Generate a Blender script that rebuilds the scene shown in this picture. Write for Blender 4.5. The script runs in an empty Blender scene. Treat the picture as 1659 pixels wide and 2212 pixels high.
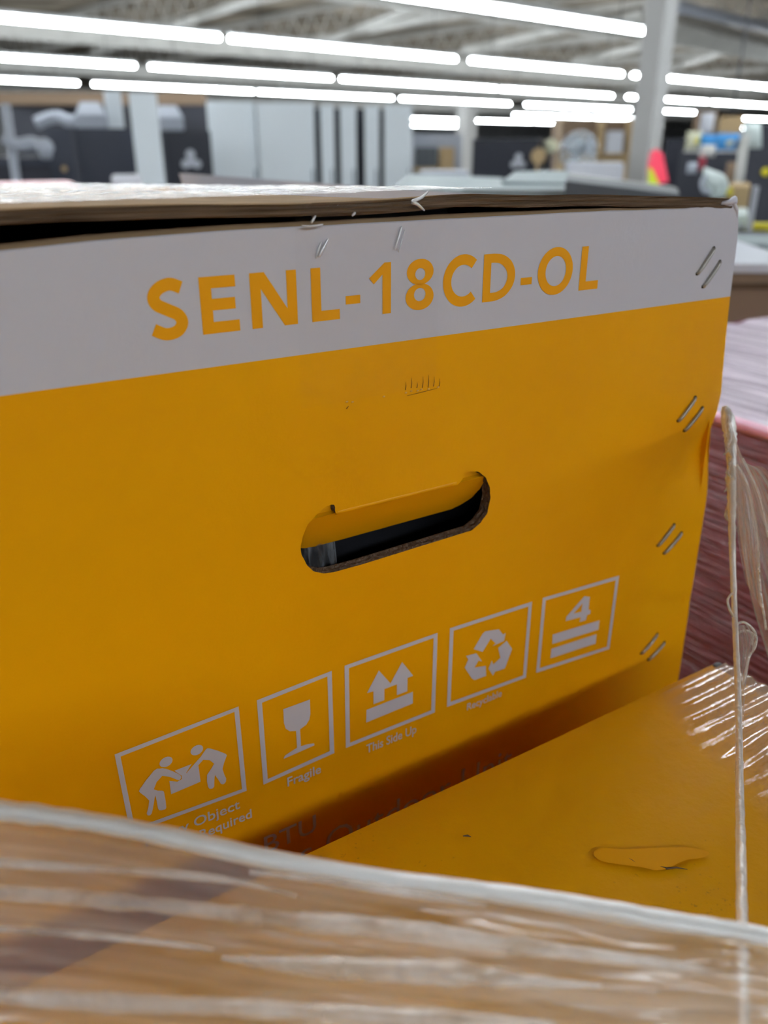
import bpy, bmesh, math, random
from math import sin, cos, pi, radians, hypot, atan, tan, exp, sqrt
from mathutils import Vector, Matrix, noise
from mathutils.geometry import tessellate_polygon, delaunay_2d_cdt

random.seed(4)
S = bpy.context.scene
COL = S.collection

# ------------------------------------------------------------------ camera
EYE = 1.5                      # camera height above the floor (m)
FPX, HORIZON = 1775.0, 319.0   # focal length and horizon row in the 1659x2212 frame
TILT = atan((1106 - HORIZON) / FPX)
cam_data = bpy.data.cameras.new('camera')
cam_data.sensor_fit = 'VERTICAL'
cam_data.sensor_height = 36.0
cam_data.lens = 36.0 * FPX / 2212.0
cam_data.clip_start = 0.02
cam_data.clip_end = 300
cam_data.dof.use_dof = True
cam_data.dof.focus_distance = 0.355
cam_data.dof.aperture_fstop = 7.6
cam = bpy.data.objects.new('camera', cam_data)
COL.objects.link(cam)
cam.location = (0, 0, EYE)
cam.rotation_euler = (pi / 2 - TILT, 0, 0)
S.camera = cam

# ------------------------------------------------------------------ view and world
S.view_settings.view_transform = 'Standard'
S.view_settings.look = 'None'
S.view_settings.exposure = 0.0
S.view_settings.gamma = 1.0
S.view_settings.use_curve_mapping = False
TUBE_POWER = 48.0
W = bpy.data.worlds.new('world')
S.world = W
W.use_nodes = True
W.node_tree.nodes['Background'].inputs[0].default_value = (0.75, 0.85, 1.0, 1)
W.node_tree.nodes['Background'].inputs[1].default_value = 0.12

# ------------------------------------------------------------------ frames
MB = Matrix.Translation((0, 0, EYE)) @ Matrix.Rotation(radians(32.06), 4, 'Z')   # pallet load: x along the printed face, y into the carton
MR = Matrix.Rotation(radians(40.6), 4, 'Z')                                       # building: x along the lamp rows, y across them, z from the floor
MW = Matrix.Identity(4)


def at(px, py, d):
    """point seen at a pixel of the photograph, d metres along the view axis"""
    x = (px - 829.5) / FPX
    y = -(py - 1106) / FPX
    return Vector((x * d, (cos(TILT) + y * sin(TILT)) * d, EYE + (-sin(TILT) + y * cos(TILT)) * d))


# ------------------------------------------------------------------ materials
def mat(name, col, rough=0.6, spec=0.3, metal=0.0, var=0.0, vscale=8.0, bump=0.0, bscale=40.0, stretch=(1, 1, 1), coat=0.0):
    m = bpy.data.materials.new(name)
    m.use_nodes = True
    nt = m.node_tree
    b = nt.nodes['Principled BSDF']
    b.inputs['Base Color'].default_value = (*col, 1)
    b.inputs['Roughness'].default_value = rough
    b.inputs['Specular IOR Level'].default_value = spec
    b.inputs['Metallic'].default_value = metal
    b.inputs['Coat Weight'].default_value = coat
    b.inputs['Coat Roughness'].default_value = 0.15
    if var or bump:
        tc = nt.nodes.new('ShaderNodeTexCoord')
        mp = nt.nodes.new('ShaderNodeMapping')
        mp.inputs['Scale'].default_value = stretch
        nt.links.new(tc.outputs['Object'], mp.inputs[0])
    if var:
        n = nt.nodes.new('ShaderNodeTexNoise')
        n.inputs['Scale'].default_value = vscale
        n.inputs['Detail'].default_value = 4
        nt.links.new(mp.outputs[0], n.inputs['Vector'])
        r = nt.nodes.new('ShaderNodeValToRGB')
        r.color_ramp.elements[0].position = 0.3
        r.color_ramp.elements[1].position = 0.7
        r.color_ramp.elements[0].color = (*[c * (1 - var) for c in col], 1)
        r.color_ramp.elements[1].color = (*[min(1, c * (1 + var)) for c in col], 1)
        nt.links.new(n.outputs['Fac'], r.inputs[0])
        nt.links.new(r.outputs[0], b.inputs['Base Color'])
    if bump:
        n2 = nt.nodes.new('ShaderNodeTexNoise')
        n2.inputs['Scale'].default_value = bscale
        n2.inputs['Detail'].default_value = 5
        nt.links.new(mp.outputs[0], n2.inputs['Vector'])
        bp = nt.nodes.new('ShaderNodeBump')
        bp.inputs['Strength'].default_value = bump
        bp.inputs['Distance'].default_value = 0.01
        nt.links.new(n2.outputs['Fac'], bp.inputs['Height'])
        nt.links.new(bp.outputs[0], b.inputs['Normal'])
    return m


def film_mat(name, tint=(0.86, 0.83, 0.80), haze=(0.12, 0.5), scale=(3, 60, 3), rough=0.16, bump=0.5, gloss=0.16, coord='UV', nscale=1.0, clear=(0.97, 0.96, 0.94), detail=5, fade=0.0):
    """thin clear stretch film: see-through, glossy, milky where it is gathered"""
    m = bpy.data.materials.new(name)
    m.use_nodes = True
    nt = m.node_tree
    nt.nodes.remove(nt.nodes['Principled BSDF'])
    out = nt.nodes['Material Output']
    L = nt.links.new
    tc = nt.nodes.new('ShaderNodeTexCoord')
    mp = nt.nodes.new('ShaderNodeMapping')
    mp.inputs['Scale'].default_value = scale
    L(tc.outputs[coord], mp.inputs[0])
    n = nt.nodes.new('ShaderNodeTexNoise')
    n.inputs['Scale'].default_value = nscale
    n.inputs['Detail'].default_value = detail
    n.inputs['Distortion'].default_value = 0.6
    L(mp.outputs[0], n.inputs['Vector'])
    mr = nt.nodes.new('ShaderNodeMapRange')
    mr.inputs['From Min'].default_value = 0.36
    mr.inputs['From Max'].default_value = 0.68
    mr.inputs['To Min'].default_value = haze[0]
    mr.inputs['To Max'].default_value = haze[1]
    L(n.outputs['Fac'], mr.inputs[0])
    bp = nt.nodes.new('ShaderNodeBump')
    bp.inputs['Strength'].default_value = bump
    bp.inputs['Distance'].default_value = 0.004
    L(n.outputs['Fac'], bp.inputs['Height'])
    tr = nt.nodes.new('ShaderNodeBsdfTransparent')
    tr.inputs[0].default_value = (*clear, 1)
    df = nt.nodes.new('ShaderNodeBsdfDiffuse')
    df.inputs[0].default_value = (*tint, 1)
    tl = nt.nodes.new('ShaderNodeBsdfTranslucent')
    tl.inputs[0].default_value = (*tint, 1)
    a = nt.nodes.new('ShaderNodeMixShader')
    a.inputs[0].default_value = 0.5
    L(df.outputs[0], a.inputs[1]); L(tl.outputs[0], a.inputs[2])
    gl = nt.nodes.new('ShaderNodeBsdfGlossy')
    gl.inputs['Roughness'].default_value = rough
    gl.inputs[0].default_value = (1, 1, 1, 1)
    L(bp.outputs[0], gl.inputs['Normal']); L(bp.outputs[0], df.inputs['Normal'])
    mx = nt.nodes.new('ShaderNodeMixShader')
    L(mr.outputs[0], mx.inputs[0]); L(tr.outputs[0], mx.inputs[1]); L(a.outputs[0], mx.inputs[2])
    m2 = nt.nodes.new('ShaderNodeMixShader')
    m2.inputs[0].default_value = gloss
    L(mx.outputs[0], m2.inputs[1]); L(gl.outputs[0], m2.inputs[2])
    if fade:
        # the film thins out towards its left border
        sp = nt.nodes.new('ShaderNodeSeparateXYZ')
        L(tc.outputs['UV'], sp.inputs[0])
        fr = nt.nodes.new('ShaderNodeMapRange')
        fr.inputs['From Max'].default_value = fade
        L(sp.outputs['X'], fr.inputs[0])
        t2 = nt.nodes.new('ShaderNodeBsdfTransparent')
        m3 = nt.nodes.new('ShaderNodeMixShader')
        L(fr.outputs[0], m3.inputs[0]); L(t2.outputs[0], m3.inputs[1]); L(m2.outputs[0], m3.inputs[2])
        L(m3.outputs[0], out.inputs[0])
    else:
        L(m2.outputs[0], out.inputs[0])
    return m


def emit(name, col, power):
    m = bpy.data.materials.new(name)
    m.use_nodes = True
    b = m.node_tree.nodes['Principled BSDF']
    b.inputs['Base Color'].default_value = (0.8, 0.8, 0.8, 1)
    b.inputs['Emission Color'].default_value = (*col, 1)
    b.inputs['Emission Strength'].default_value = power
    return m


WHITE_PRINT = (0.60, 0.58, 0.635)
ORANGE = (0.89, 0.392, 0.0005)


def carton_print(name, band_z, orange, top_z=9.0):
    """printed liner: orange below band_z (object space), white above; faint mottling of the ink"""
    m = mat(name, orange, rough=0.42, spec=0.2, bump=0.05, bscale=90)
    nt = m.node_tree
    b = nt.nodes['Principled BSDF']
    tc = nt.nodes.new('ShaderNodeTexCoord')
    sp = nt.nodes.new('ShaderNodeSeparateXYZ')
    nt.links.new(tc.outputs['Object'], sp.inputs[0])
    gt = nt.nodes.new('ShaderNodeMath'); gt.operation = 'GREATER_THAN'
    gt.inputs[1].default_value = band_z
    nt.links.new(sp.outputs['Z'], gt.inputs[0])
    n = nt.nodes.new('ShaderNodeTexNoise')
    n.inputs['Scale'].default_value = 9
    n.inputs['Detail'].default_value = 6
    nt.links.new(tc.outputs['Object'], n.inputs['Vector'])
    r = nt.nodes.new('ShaderNodeValToRGB')
    r.color_ramp.elements[0].position = 0.3
    r.color_ramp.elements[1].position = 0.7
    r.color_ramp.elements[0].color = (orange[0] * .94, orange[1] * .92, orange[2], 1)
    r.color_ramp.elements[1].color = (orange[0], orange[1] * 1.03, orange[2], 1)
    nt.links.new(n.outputs['Fac'], r.inputs[0])
    mx = nt.nodes.new('ShaderNodeMix'); mx.data_type = 'RGBA'
    nt.links.new(gt.outputs[0], mx.inputs['Factor'])
    nt.links.new(r.outputs[0], mx.inputs['A'])
    mx.inputs['B'].default_value = (*WHITE_PRINT, 1)
    nt.links.new(mx.outputs['Result'], b.inputs['Base Color'])
    return m


M = {}
M['kraft'] = mat('kraft', (0.36, 0.235, 0.13), 0.8, 0.15, var=.15, vscale=30)
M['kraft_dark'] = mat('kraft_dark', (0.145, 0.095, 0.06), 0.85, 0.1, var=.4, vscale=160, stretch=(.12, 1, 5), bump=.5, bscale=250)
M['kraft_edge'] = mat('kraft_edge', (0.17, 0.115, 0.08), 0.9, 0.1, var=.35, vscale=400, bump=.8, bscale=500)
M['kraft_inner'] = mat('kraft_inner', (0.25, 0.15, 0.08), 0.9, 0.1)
M['ink_orange'] = mat('ink_orange', (0.88, 0.375, 0.0005), 0.45, 0.3)
M['ink_white'] = mat('ink_white', WHITE_PRINT, 0.45, 0.3)
M['orange_top'] = mat('orange_top', (0.78, 0.36, 0.001), 0.5, 0.25, var=.06, vscale=14, bump=.12, bscale=60)
M['staple'] = mat('staple', (0.42, 0.40, 0.36), 0.38, 0.5, metal=.7)
M['staple_hole'] = mat('staple_hole', (0.03, 0.02, 0.015), 0.9, 0.1)
M['scuff'] = mat('scuff', (0.30, 0.12, 0.01), 0.7, 0.2)
M['scuff_highlight'] = mat('scuff_highlight', (0.85, 0.45, 0.08), 0.3, 0.6)  # pale tone for the highlights painted beside the scuffs
M['black_wrap'] = mat('black_wrap', (0.012, 0.012, 0.016), 0.55, 0.3)
M['film'] = film_mat('stretch_film')
M['cord_film'] = film_mat('cord_film', tint=(.98, .96, .95), haze=(.95, 1.0), scale=(30, 30, 30), rough=.56, bump=.3, gloss=.62, coord='Object', nscale=3.0)
M['wood'] = mat('wood', (0.42, 0.30, 0.18), 0.8, 0.2, var=.2, vscale=12, stretch=(1, 10, 10))
M['concrete'] = mat('concrete', (0.50, 0.50, 0.49), 0.55, 0.3, var=.15, vscale=1.5)
M['added_wall_dark'] = mat('added_wall_dark', (0.07, 0.07, 0.075), 0.8, 0.2, var=.3, vscale=.8)
M['wall_paint'] = mat('wall_paint', (0.72, 0.73, 0.75), 0.8, 0.2, var=.08, vscale=.5)
M['deck'] = mat('deck', (0.36, 0.31, 0.25), 0.9, 0.1, var=.6, vscale=.6, stretch=(1, 2.5, 1))
M['added_ceiling_dark'] = mat('added_ceiling_dark', (0.05, 0.05, 0.05), 0.9, 0.1)
M['steel'] = mat('steel', (0.66, 0.65, 0.62), 0.6, 0.3, var=.12, vscale=2)
M['steel_dark'] = mat('steel_dark', (0.05, 0.052, 0.065), 0.6, 0.3)
M['post_paint'] = mat('post_paint', (0.52, 0.51, 0.50), 0.5, 0.3)
M['lamp_white'] = mat('lamp_white', (0.75, 0.77, 0.78), 0.4, 0.4)
M['tube'] = emit('tube_glow', (0.88, 0.955, 1.0), TUBE_POWER)
M['fridge'] = mat('fridge', (0.84, 0.90, 0.95), 0.35, 0.4)
M['black'] = mat('black', (0.020, 0.022, 0.034), 0.45, 0.4)
M['navy_black'] = mat('navy_black', (0.034, 0.040, 0.062), 0.4, 0.4)
M['mark'] = mat('mark', (0.55, 0.57, 0.64), 0.5, 0.3)
M['pale_grey'] = mat('pale_grey', (0.42, 0.45, 0.52), 0.45, 0.4)
M['teal_grey'] = mat('teal_grey', (0.25, 0.30, 0.31), 0.5, 0.4)
M['slate'] = mat('slate', (0.085, 0.095, 0.105), 0.5, 0.4)
M['tan'] = mat('tan', (0.50, 0.36, 0.20), 0.75, 0.2)
M['brown_card'] = mat('brown_card', (0.27, 0.19, 0.13), 0.8, 0.15)
M['paper'] = mat('paper', (0.62, 0.63, 0.68), 0.7, 0.2)
M['chrome'] = mat('chrome', (0.62, 0.67, 0.72), 0.22, 0.6, metal=.8)
M['pink'] = mat('pink_vest', (0.95, 0.06, 0.12), 0.6, 0.3)
M['lime'] = mat('lime', (0.62, 0.72, 0.02), 0.6, 0.3)
M['blue'] = mat('blue', (0.05, 0.30, 0.68), 0.45, 0.4)
M['yellow'] = mat('yellow', (0.72, 0.60, 0.02), 0.5, 0.4)
M['milk_plastic'] = mat('milk_plastic', (0.66, 0.74, 0.72), 0.35, 0.4)
M['cream'] = mat('cream', (0.66, 0.66, 0.48), 0.5, 0.4)
M['shade_red'] = mat('dull_red', (0.30, 0.03, 0.05), 0.6, 0.3)
M['skin'] = mat('gold', (0.45, 0.27, 0.12), 0.5, 0.4)
M['pink_film_shaded'] = mat('pink_film_shaded', (0.27, 0.065, 0.105), 0.26, 0.55, var=.35, vscale=30, stretch=(6, .5, 9), bump=.9, bscale=26, coat=.4)  # darker copy of the pink wrap, side shade put into the colour
M['pink_film_lit'] = mat('pink_film_lit', (0.58, 0.44, 0.56), 0.25, 0.55, var=.3, vscale=10, stretch=(9, .6, 1), bump=1.0, bscale=12, coat=.6)  # paler copy of the same wrap, light on the top painted in
M['pink_flat'] = mat('pink_flat', (0.70, 0.30, 0.32), 0.4, 0.4)


# ------------------------------------------------------------------ object helpers
def thing(name, label, cat, loc, frame=MW, rz=0.0, group=None):
    o = bpy.data.objects.new(name, None)
    o.empty_display_size = 0.05
    COL.objects.link(o)
    o.matrix_world = frame @ Matrix.Translation(loc) @ Matrix.Rotation(rz, 4, 'Z')
    o['label'] = label
    o['category'] = cat
    if group:
        o['group'] = group
    return o


def tag(o, label, cat, group=None):
    o['label'] = label
    o['category'] = cat
    if group:
        o['group'] = group
    return o


def make(name, verts, faces, material, parent=None, frame=MW, smooth=False, uvs=None, origin=None):
    """link ONE mesh object; verts are given in `frame`, stored in the parent's own space"""
    me = bpy.data.meshes.new(name)
    o = bpy.data.objects.new(name, me)
    COL.objects.link(o)
    if parent is not None:
        base = parent.matrix_world.copy()
        o.parent = parent
    elif origin is not None:
        base = frame @ Matrix.Translation(origin)
        o.matrix_world = base
    else:
        base = Matrix.Identity(4)
    T = base.inverted() @ frame
    me.from_pydata([T @ Vector(v) for v in verts], [], faces)
    mats = material if isinstance(material, list) else [material]
    for m_ in mats:
        me.materials.append(m_)
    if smooth:
        for p in me.polygons:
            p.use_smooth = True
    if uvs:
        ul = me.uv_layers.new(name='uv')
        for lp in me.loops:
            ul.data[lp.index].uv = uvs[lp.vertex_index]
    me.update()
    return o


class Mesh:
    def __init__(s):
        s.v, s.f = [], []

    def add(s, v, f):
        k = len(s.v)
        s.v += [tuple(p) for p in v]
        s.f += [tuple(i + k for i in q) for q in f]
        return s

    def box(s, x0, x1, y0, y1, z0, z1, bev=0.0):
        if bev <= 0:
            v = [(x, y, z) for x in (x0, x1) for y in (y0, y1) for z in (z0, z1)]
            f = [(0, 1, 3, 2), (4, 6, 7, 5), (0, 4, 5, 1), (2, 3, 7, 6), (0, 2, 6, 4), (1, 5, 7, 3)]
            return s.add(v, f)
        bm = bmesh.new()
        bmesh.ops.create_cube(bm, size=1)
        for w in bm.verts:
            w.co = Vector(((x0 + x1) / 2 + w.co.x * (x1 - x0), (y0 + y1) / 2 + w.co.y * (y1 - y0), (z0 + z1) / 2 + w.co.z * (z1 - z0)))
        bmesh.ops.bevel(bm, geom=bm.edges[:], offset=bev, segments=3, profile=.6, affect='EDGES')
        return s.bm(bm)

    def bm(s, bm):
        bm.verts.index_update()
        s.add([w.co[:] for w in bm.verts], [[w.index for w in f.verts] for f in bm.faces])
        bm.free()
        return s

    def ball(s, c, r, sx=1, sy=1, sz=1, seg=20):
        bm = bmesh.new()
        bmesh.ops.create_uvsphere(bm, u_segments=seg, v_segments=seg // 2, radius=r)
        for w in bm.verts:
            w.co = Vector((w.co.x * sx + c[0], w.co.y * sy + c[1], w.co.z * sz + c[2]))
        return s.bm(bm)

    def tube(s, pts, rad, seg=12, cap=True):
        pts = [Vector(p) for p in pts]
        if not hasattr(rad, '__len__'):
            rad = [rad] * len(pts)
        k0 = len(s.v)
        up = Vector((0, 0, 1))
        for i, p in enumerate(pts):
            t = (pts[min(i + 1, len(pts) - 1)] - pts[max(i - 1, 0)]).normalized()
            a = t.cross(up)
            if a.length < 1e-3:
                a = t.cross(Vector((0, 1, 0)))
            a.normalize()
            b = t.cross(a)
            for j in range(seg):
                an = 2 * pi * j / seg
                s.v.append(tuple(p + (a * cos(an) + b * sin(an)) * rad[i]))
        for i in range(len(pts) - 1):
            for j in range(seg):
                s.f.append((k0 + i * seg + j, k0 + i * seg + (j + 1) % seg, k0 + (i + 1) * seg + (j + 1) % seg, k0 + (i + 1) * seg + j))
        if cap:
            s.f.append(tuple(k0 + j for j in range(seg))[::-1])
            s.f.append(tuple(k0 + (len(pts) - 1) * seg + j for j in range(seg)))
        return s

    def build(s, name, material, parent=None, frame=MW, smooth=False, origin=None):
        return make(name, s.v, s.f, material, parent, frame, smooth, origin=origin)


def catmull(pts, n=6, closed=False):
    pts = [Vector(p) for p in pts]
    out = []
    N = len(pts)
    rng = N if closed else N - 1
    for i in range(rng):
        if closed:
            p0, p1, p2, p3 = pts[(i - 1) % N], pts[i], pts[(i + 1) % N], pts[(i + 2) % N]
        else:
            p0, p1, p2, p3 = pts[max(i - 1, 0)], pts[i], pts[i + 1], pts[min(i + 2, N - 1)]
        for k in range(n):
            t = k / n
            out.append(0.5 * ((2 * p1) + (-p0 + p2) * t + (2 * p0 - 5 * p1 + 4 * p2 - p3) * t * t + (-p0 + 3 * p1 - 3 * p2 + p3) * t ** 3))
    if not closed:
        out.append(pts[-1])
    return out


def copy_tree(o, parent=None):
    c = o.copy()
    COL.objects.link(c)
    c.parent = parent
    for ch in o.children:
        copy_tree(ch, c)
    return c


def structure(o):
    o['kind'] = 'structure'
    return o
SH = {
'S':[(96.9,-45.1),(92.9,-43.6),(88.8,-44.9),(86.8,-47.6),(87.8,-50.3),(91.5,-52.4),(95.0,-54.4),(96.3,-57.2),(94.4,-60.0),(90.1,-60.8),(85.7,-58.8)],
'E':[(103.6,-42.1),(117.4,-42.1),(117.3,-46.2),(108.1,-46.3),(108.1,-50.0),(117.0,-50.1),(116.9,-54.1),(108.1,-54.2),(108.1,-58.3),(118.2,-58.5),(118.1,-62.5),(103.8,-62.4)],
'N':[(123.1,-42.1),(129.2,-42.1),(138.0,-56.1),(138.1,-42.2),(142.2,-42.2),(142.3,-62.7),(136.8,-62.6),(127.6,-48.1),(127.6,-62.6),(123.3,-62.5)],
'L':[(148.3,-42.1),(152.5,-42.2),(152.5,-58.6),(160.8,-58.6),(160.8,-62.5),(148.4,-62.5)],
'hy1':[(163.6,-53.9),(170.3,-53.8),(170.2,-57.2),(163.5,-57.1)],
'one':[(182.1,-42.1),(184.8,-42.1),(184.8,-62.6),(180.9,-62.5),(180.9,-46.5),(176.7,-50.3),(174.6,-47.8)],
'C':[(226.2,-45.7),(220.5,-43.1),(214.6,-45.8),(212.5,-51.7),(214.3,-57.9),(219.6,-60.9),(226.0,-58.2)],
'Do':[(232.8,-42.1),(240.2,-41.9),(247.2,-43.9),(250.7,-49.7),(249.6,-56.3),(245.8,-60.9),(239.8,-62.4),(232.3,-62.3)],
'Di':[(236.7,-45.6),(241.0,-45.9),(244.5,-47.2),(246.4,-50.4),(245.6,-55.2),(242.7,-57.8),(239.6,-58.3),(236.5,-58.4)],
'hy2':[(254.3,-53.6),(260.8,-53.4),(260.8,-56.8),(254.0,-56.8)],
'L2':[(290.5,-42.0),(294.8,-42.0),(294.7,-58.1),(302.9,-58.0),(303.0,-62.0),(290.5,-61.9)],
'f1':[(49.2,-230.9),(104.7,-228.8),(105.0,-277.6),(50.3,-275.1)],
'f2':[(113.5,-229.0),(152.2,-227.3),(152.2,-276.4),(113.6,-278.1)],
'f3':[(159.2,-227.0),(213.9,-226.8),(213.7,-276.6),(158.9,-276.3)],
'f4':[(221.7,-226.7),(277.6,-228.1),(277.8,-278.3),(221.6,-276.3)],
'f5':[(285.4,-228.2),(345.7,-231.4),(345.5,-282.5),(285.5,-278.0)],
'w1body':[(64.1,-246.4),(66.7,-246.5),(69.3,-247.8),(74.5,-253.2),(75.3,-255.3),(74.7,-256.3),(73.5,-256.0),(67.3,-250.7),(62.9,-256.2),(66.4,-258.7),(67.1,-260.8),(67.1,-268.6),(65.9,-269.3),(64.2,-268.8),(63.5,-267.2),(63.2,-259.7),(62.0,-263.9),(60.5,-268.7),(59.2,-269.2),(58.4,-267.6),(60.3,-261.3),(57.1,-255.4),(57.3,-253.0)],
'w1box':[(72.7,-250.5),(80.6,-250.4),(77.8,-254.0),(78.7,-255.7),(79.9,-255.5),(83.6,-252.4),(83.7,-261.9),(70.0,-262.5),(70.0,-254.9),(73.4,-257.0),(75.5,-256.5),(75.7,-254.7)],
'w2body':[(85.0,-248.4),(87.8,-245.4),(89.9,-245.9),(96.5,-251.8),(96.6,-254.0),(94.4,-259.6),(95.7,-265.9),(94.8,-268.1),(93.0,-267.7),(90.6,-261.3),(89.7,-267.5),(88.2,-268.2),(86.9,-266.5),(87.0,-259.6),(90.8,-254.9),(86.0,-250.5),(80.1,-255.9),(78.5,-255.4),(78.3,-253.9)],
'glass':[(126.2,-239.1),(140.1,-239.1),(139.8,-249.1),(138.3,-252.5),(134.0,-254.2),(134.0,-264.3),(137.4,-264.5),(141.5,-265.8),(141.3,-266.9),(133.2,-267.4),(124.8,-267.5),(125.6,-266.0),(128.5,-265.3),(132.1,-265.1),(132.2,-254.5),(129.1,-253.4),(126.6,-250.2),(126.1,-246.5)],
'upbar':[(171.2,-257.8),(199.2,-257.6),(199.3,-265.0),(170.9,-265.5)],
'arr':[(171.8,-247.8),(178.6,-236.8),(185.7,-246.9),(192.3,-236.7),(199.0,-247.8),(195.5,-247.6),(195.3,-255.9),(189.3,-255.8),(188.9,-249.5),(181.8,-248.7),(181.5,-256.8),(175.4,-256.0),(175.4,-248.6)],
'rec1':[(238.1,-245.2),(243.7,-237.4),(245.4,-236.5),(254.8,-238.3),(258.2,-242.8),(260.0,-242.3),(259.2,-247.2),(251.1,-247.8),(253.3,-246.8),(249.5,-242.4),(244.4,-249.1)],
'rec2a':[(255.3,-250.4),(261.1,-247.8),(265.5,-254.6),(263.9,-258.7),(261.2,-266.0),(254.2,-265.6),(252.8,-267.7),(249.3,-261.9),(251.3,-257.1),(252.6,-260.3),(257.4,-257.6)],
'rec3':[(233.1,-247.7),(240.1,-248.5),(244.4,-255.2),(241.9,-253.7),(239.4,-257.4),(247.2,-259.2),(247.9,-265.9),(239.9,-265.8),(237.9,-263.9),(232.6,-255.0),(234.8,-250.6)],
'four':[(318.2,-237.0),(322.8,-239.0),(322.9,-247.4),(324.8,-248.6),(324.7,-251.0),(322.3,-250.9),(321.6,-254.3),(316.6,-253.9),(317.2,-250.7),(305.1,-249.5),(305.4,-246.7)],
'fouri':[(317.4,-241.5),(317.2,-247.1),(311.0,-246.3)],
'b5a':[(295.8,-255.5),(333.5,-258.2),(333.7,-264.7),(296.1,-262.0)],
'b5b':[(295.8,-265.2),(332.4,-267.5),(332.6,-274.2),(295.8,-271.7)],
'hole':[(139.0,-158.4),(140.3,-153.3),(142.8,-148.6),(147.4,-144.8),(151.6,-142.5),(156.0,-142.2),(156.6,-146.3),(223.2,-147.2),(226.0,-144.8),(227.5,-142.2),(230.4,-141.9),(235.6,-143.2),(240.1,-147.0),(243.1,-152.8),(243.9,-159.0),(242.3,-166.9),(238.1,-171.2),(233.0,-173.8),(169.4,-175.3),(154.8,-175.1),(149.8,-174.3),(145.0,-172.0),(141.7,-168.0),(139.2,-161.8)],
}

# ================================================================== SETTING (building frame, z from the floor)
H0 = 1.55                       # lamps hang this far above eye level
LZ = EYE + H0
m = Mesh().box(-14, 110, -6.3, 72, -.2, 0); structure(m.build('floor', M['concrete'], frame=MR))
m = Mesh().box(-14, 110, -.4, 72, 5.2, 5.4); structure(m.build('ceiling', M['deck'], frame=MR))
m = Mesh().box(-14, 110, -6.3, -.4, 3.7, 3.9).box(-14, 110, -.6, -.4, 3.7, 5.4); structure(m.build('added_back_ceiling', M['added_ceiling_dark'], frame=MR))  # unseen dark ceiling added to deepen the shadow on the carton
m = Mesh().box(-14, 110, -6.3, -6.0, 0, 5.2); structure(m.build('added_back_wall', M['added_wall_dark'], frame=MR))  # unseen dark wall added behind the viewer to hold back light
m = Mesh().box(-14, 110, 71.7, 72, 0, 5.2); structure(m.build('wall_far', M['wall_paint'], frame=MR))
m = Mesh().box(-14.3, -14, -6, 72, 0, 5.2); structure(m.build('wall_left', M['wall_paint'], frame=MR))
m = Mesh().box(110, 110.3, -6, 72, 0, 5.2); structure(m.build('wall_right', M['wall_paint'], frame=MR))

# roof joists under the deck, cast at a slant to the lamp rows
JR = MW @ Matrix.Rotation(radians(30), 4, 'Z')


NTH = ['leftmost', 'second from the left', 'third from the left', 'fourth from the left', 'fifth from the left', 'sixth from the left', 'sixth from the right', 'fifth from the right', 'fourth from the right', 'third from the right', 'second from the right', 'rightmost']


def truss(k, x0):
    t = thing('roof_joist', 'open web steel roof joist under the deck, %s' % NTH[k], 'joist', (x0, 0, 4.3), MR, group='roof joists')
    Mesh().box(x0 - .07, x0 + .07, -.3, 71.6, 4.98, 5.14).build('top_chord', M['steel'], t, MR)
    Mesh().box(x0 - .07, x0 + .07, -.3, 71.6, 4.3, 4.42).build('bottom_chord', M['steel'], t, MR)
    w = Mesh()
    y = -.2
    while y < 45:
        w.tube([(x0, y, 4.4), (x0, y + .45, 5.0)], .022, 5)
        w.tube([(x0, y + .45, 5.0), (x0, y + .9, 4.4)], .022, 5)
        y += .9
    w.build('web', M['steel'], t, MR)


for k_, x0 in enumerate((-8, -3.2, 1.6, 6.4, 11.2, 16, 22, 28, 36, 44, 54, 66)):
    truss(k_, x0)


def girder(y0, h, w, z, label):
    t = thing('roof_girder', label, 'girder', (-13, y0, z), MR, group='roof girders')
    Mesh().box(-13.5, 109, y0 - w / 2, y0 + w / 2, z, z + .03).box(-13.5, 109, y0 - w / 2, y0 + w / 2, z + h - .03, z + h).box(-13.5, 109, y0 - .02, y0 + .02, z, z + h).build('beam', M['steel'], t, MR)


for y0, w_ in zip((13.2, 22.5, 32, 46, 62), ('nearest of five', 'second nearest', 'middle one of five', 'second farthest', 'farthest of five')):
    girder(y0, .42, .22, 3.85, 'long grey steel girder across the hall under the roof joists, ' + w_)

# slanting braces and a round air duct up in the roof


def stick(name, label, cat, p0, p1, r, material, group=None, sq=False):
    mm = Mesh().tube([p0, p1], r, 4 if sq else 14)
    o = mm.build(name, material, None, MW, smooth=not sq)
    tag(o, label, cat, group)
    return o


def ceil_pt(px, py, z):
    a = at(px, py, 1.0) - Vector((0, 0, EYE))
    k = (z - EYE) / a.z
    return Vector((0, 0, EYE)) + a * k


BR = 'slanting roof braces'
for (x0, y0, x1, y1, lab) in ((700, 88, 960, -12, 'pale slanting roof brace above the middle lamp row'),
                              (200, 112, 560, -10, 'pale slanting roof brace at the upper left above the first lamp row'),
                              (1000, 104, 1390, 24, 'long pale roof brace running up to the white column'),
                              (1240, 130, 1385, 98, 'short pale brace left of the white column'),
                              (1440, 150, 1640, 84, 'lower pale brace right of the white column'),
                              (800, 62, 1010, 10, 'pale brace behind the brightest lamp row')):
    stick('roof_brace', lab, 'brace', ceil_pt(x0, y0, 4.15), ceil_pt(x1, y1, 4.15), .12, M['steel'], BR, True)
stick('air_duct', 'grey square duct under the roof right of the white column', 'duct', ceil_pt(1420, 52, 3.9), ceil_pt(1760, 132, 3.9), .3, M['steel'], None, True)
stick('water_pipe', 'pale pipe near the roof in the top right corner', 'pipe', ceil_pt(1440, 8, 4.2), ceil_pt(1760, 82, 4.2), .12, M['pale_grey'], None)


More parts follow.
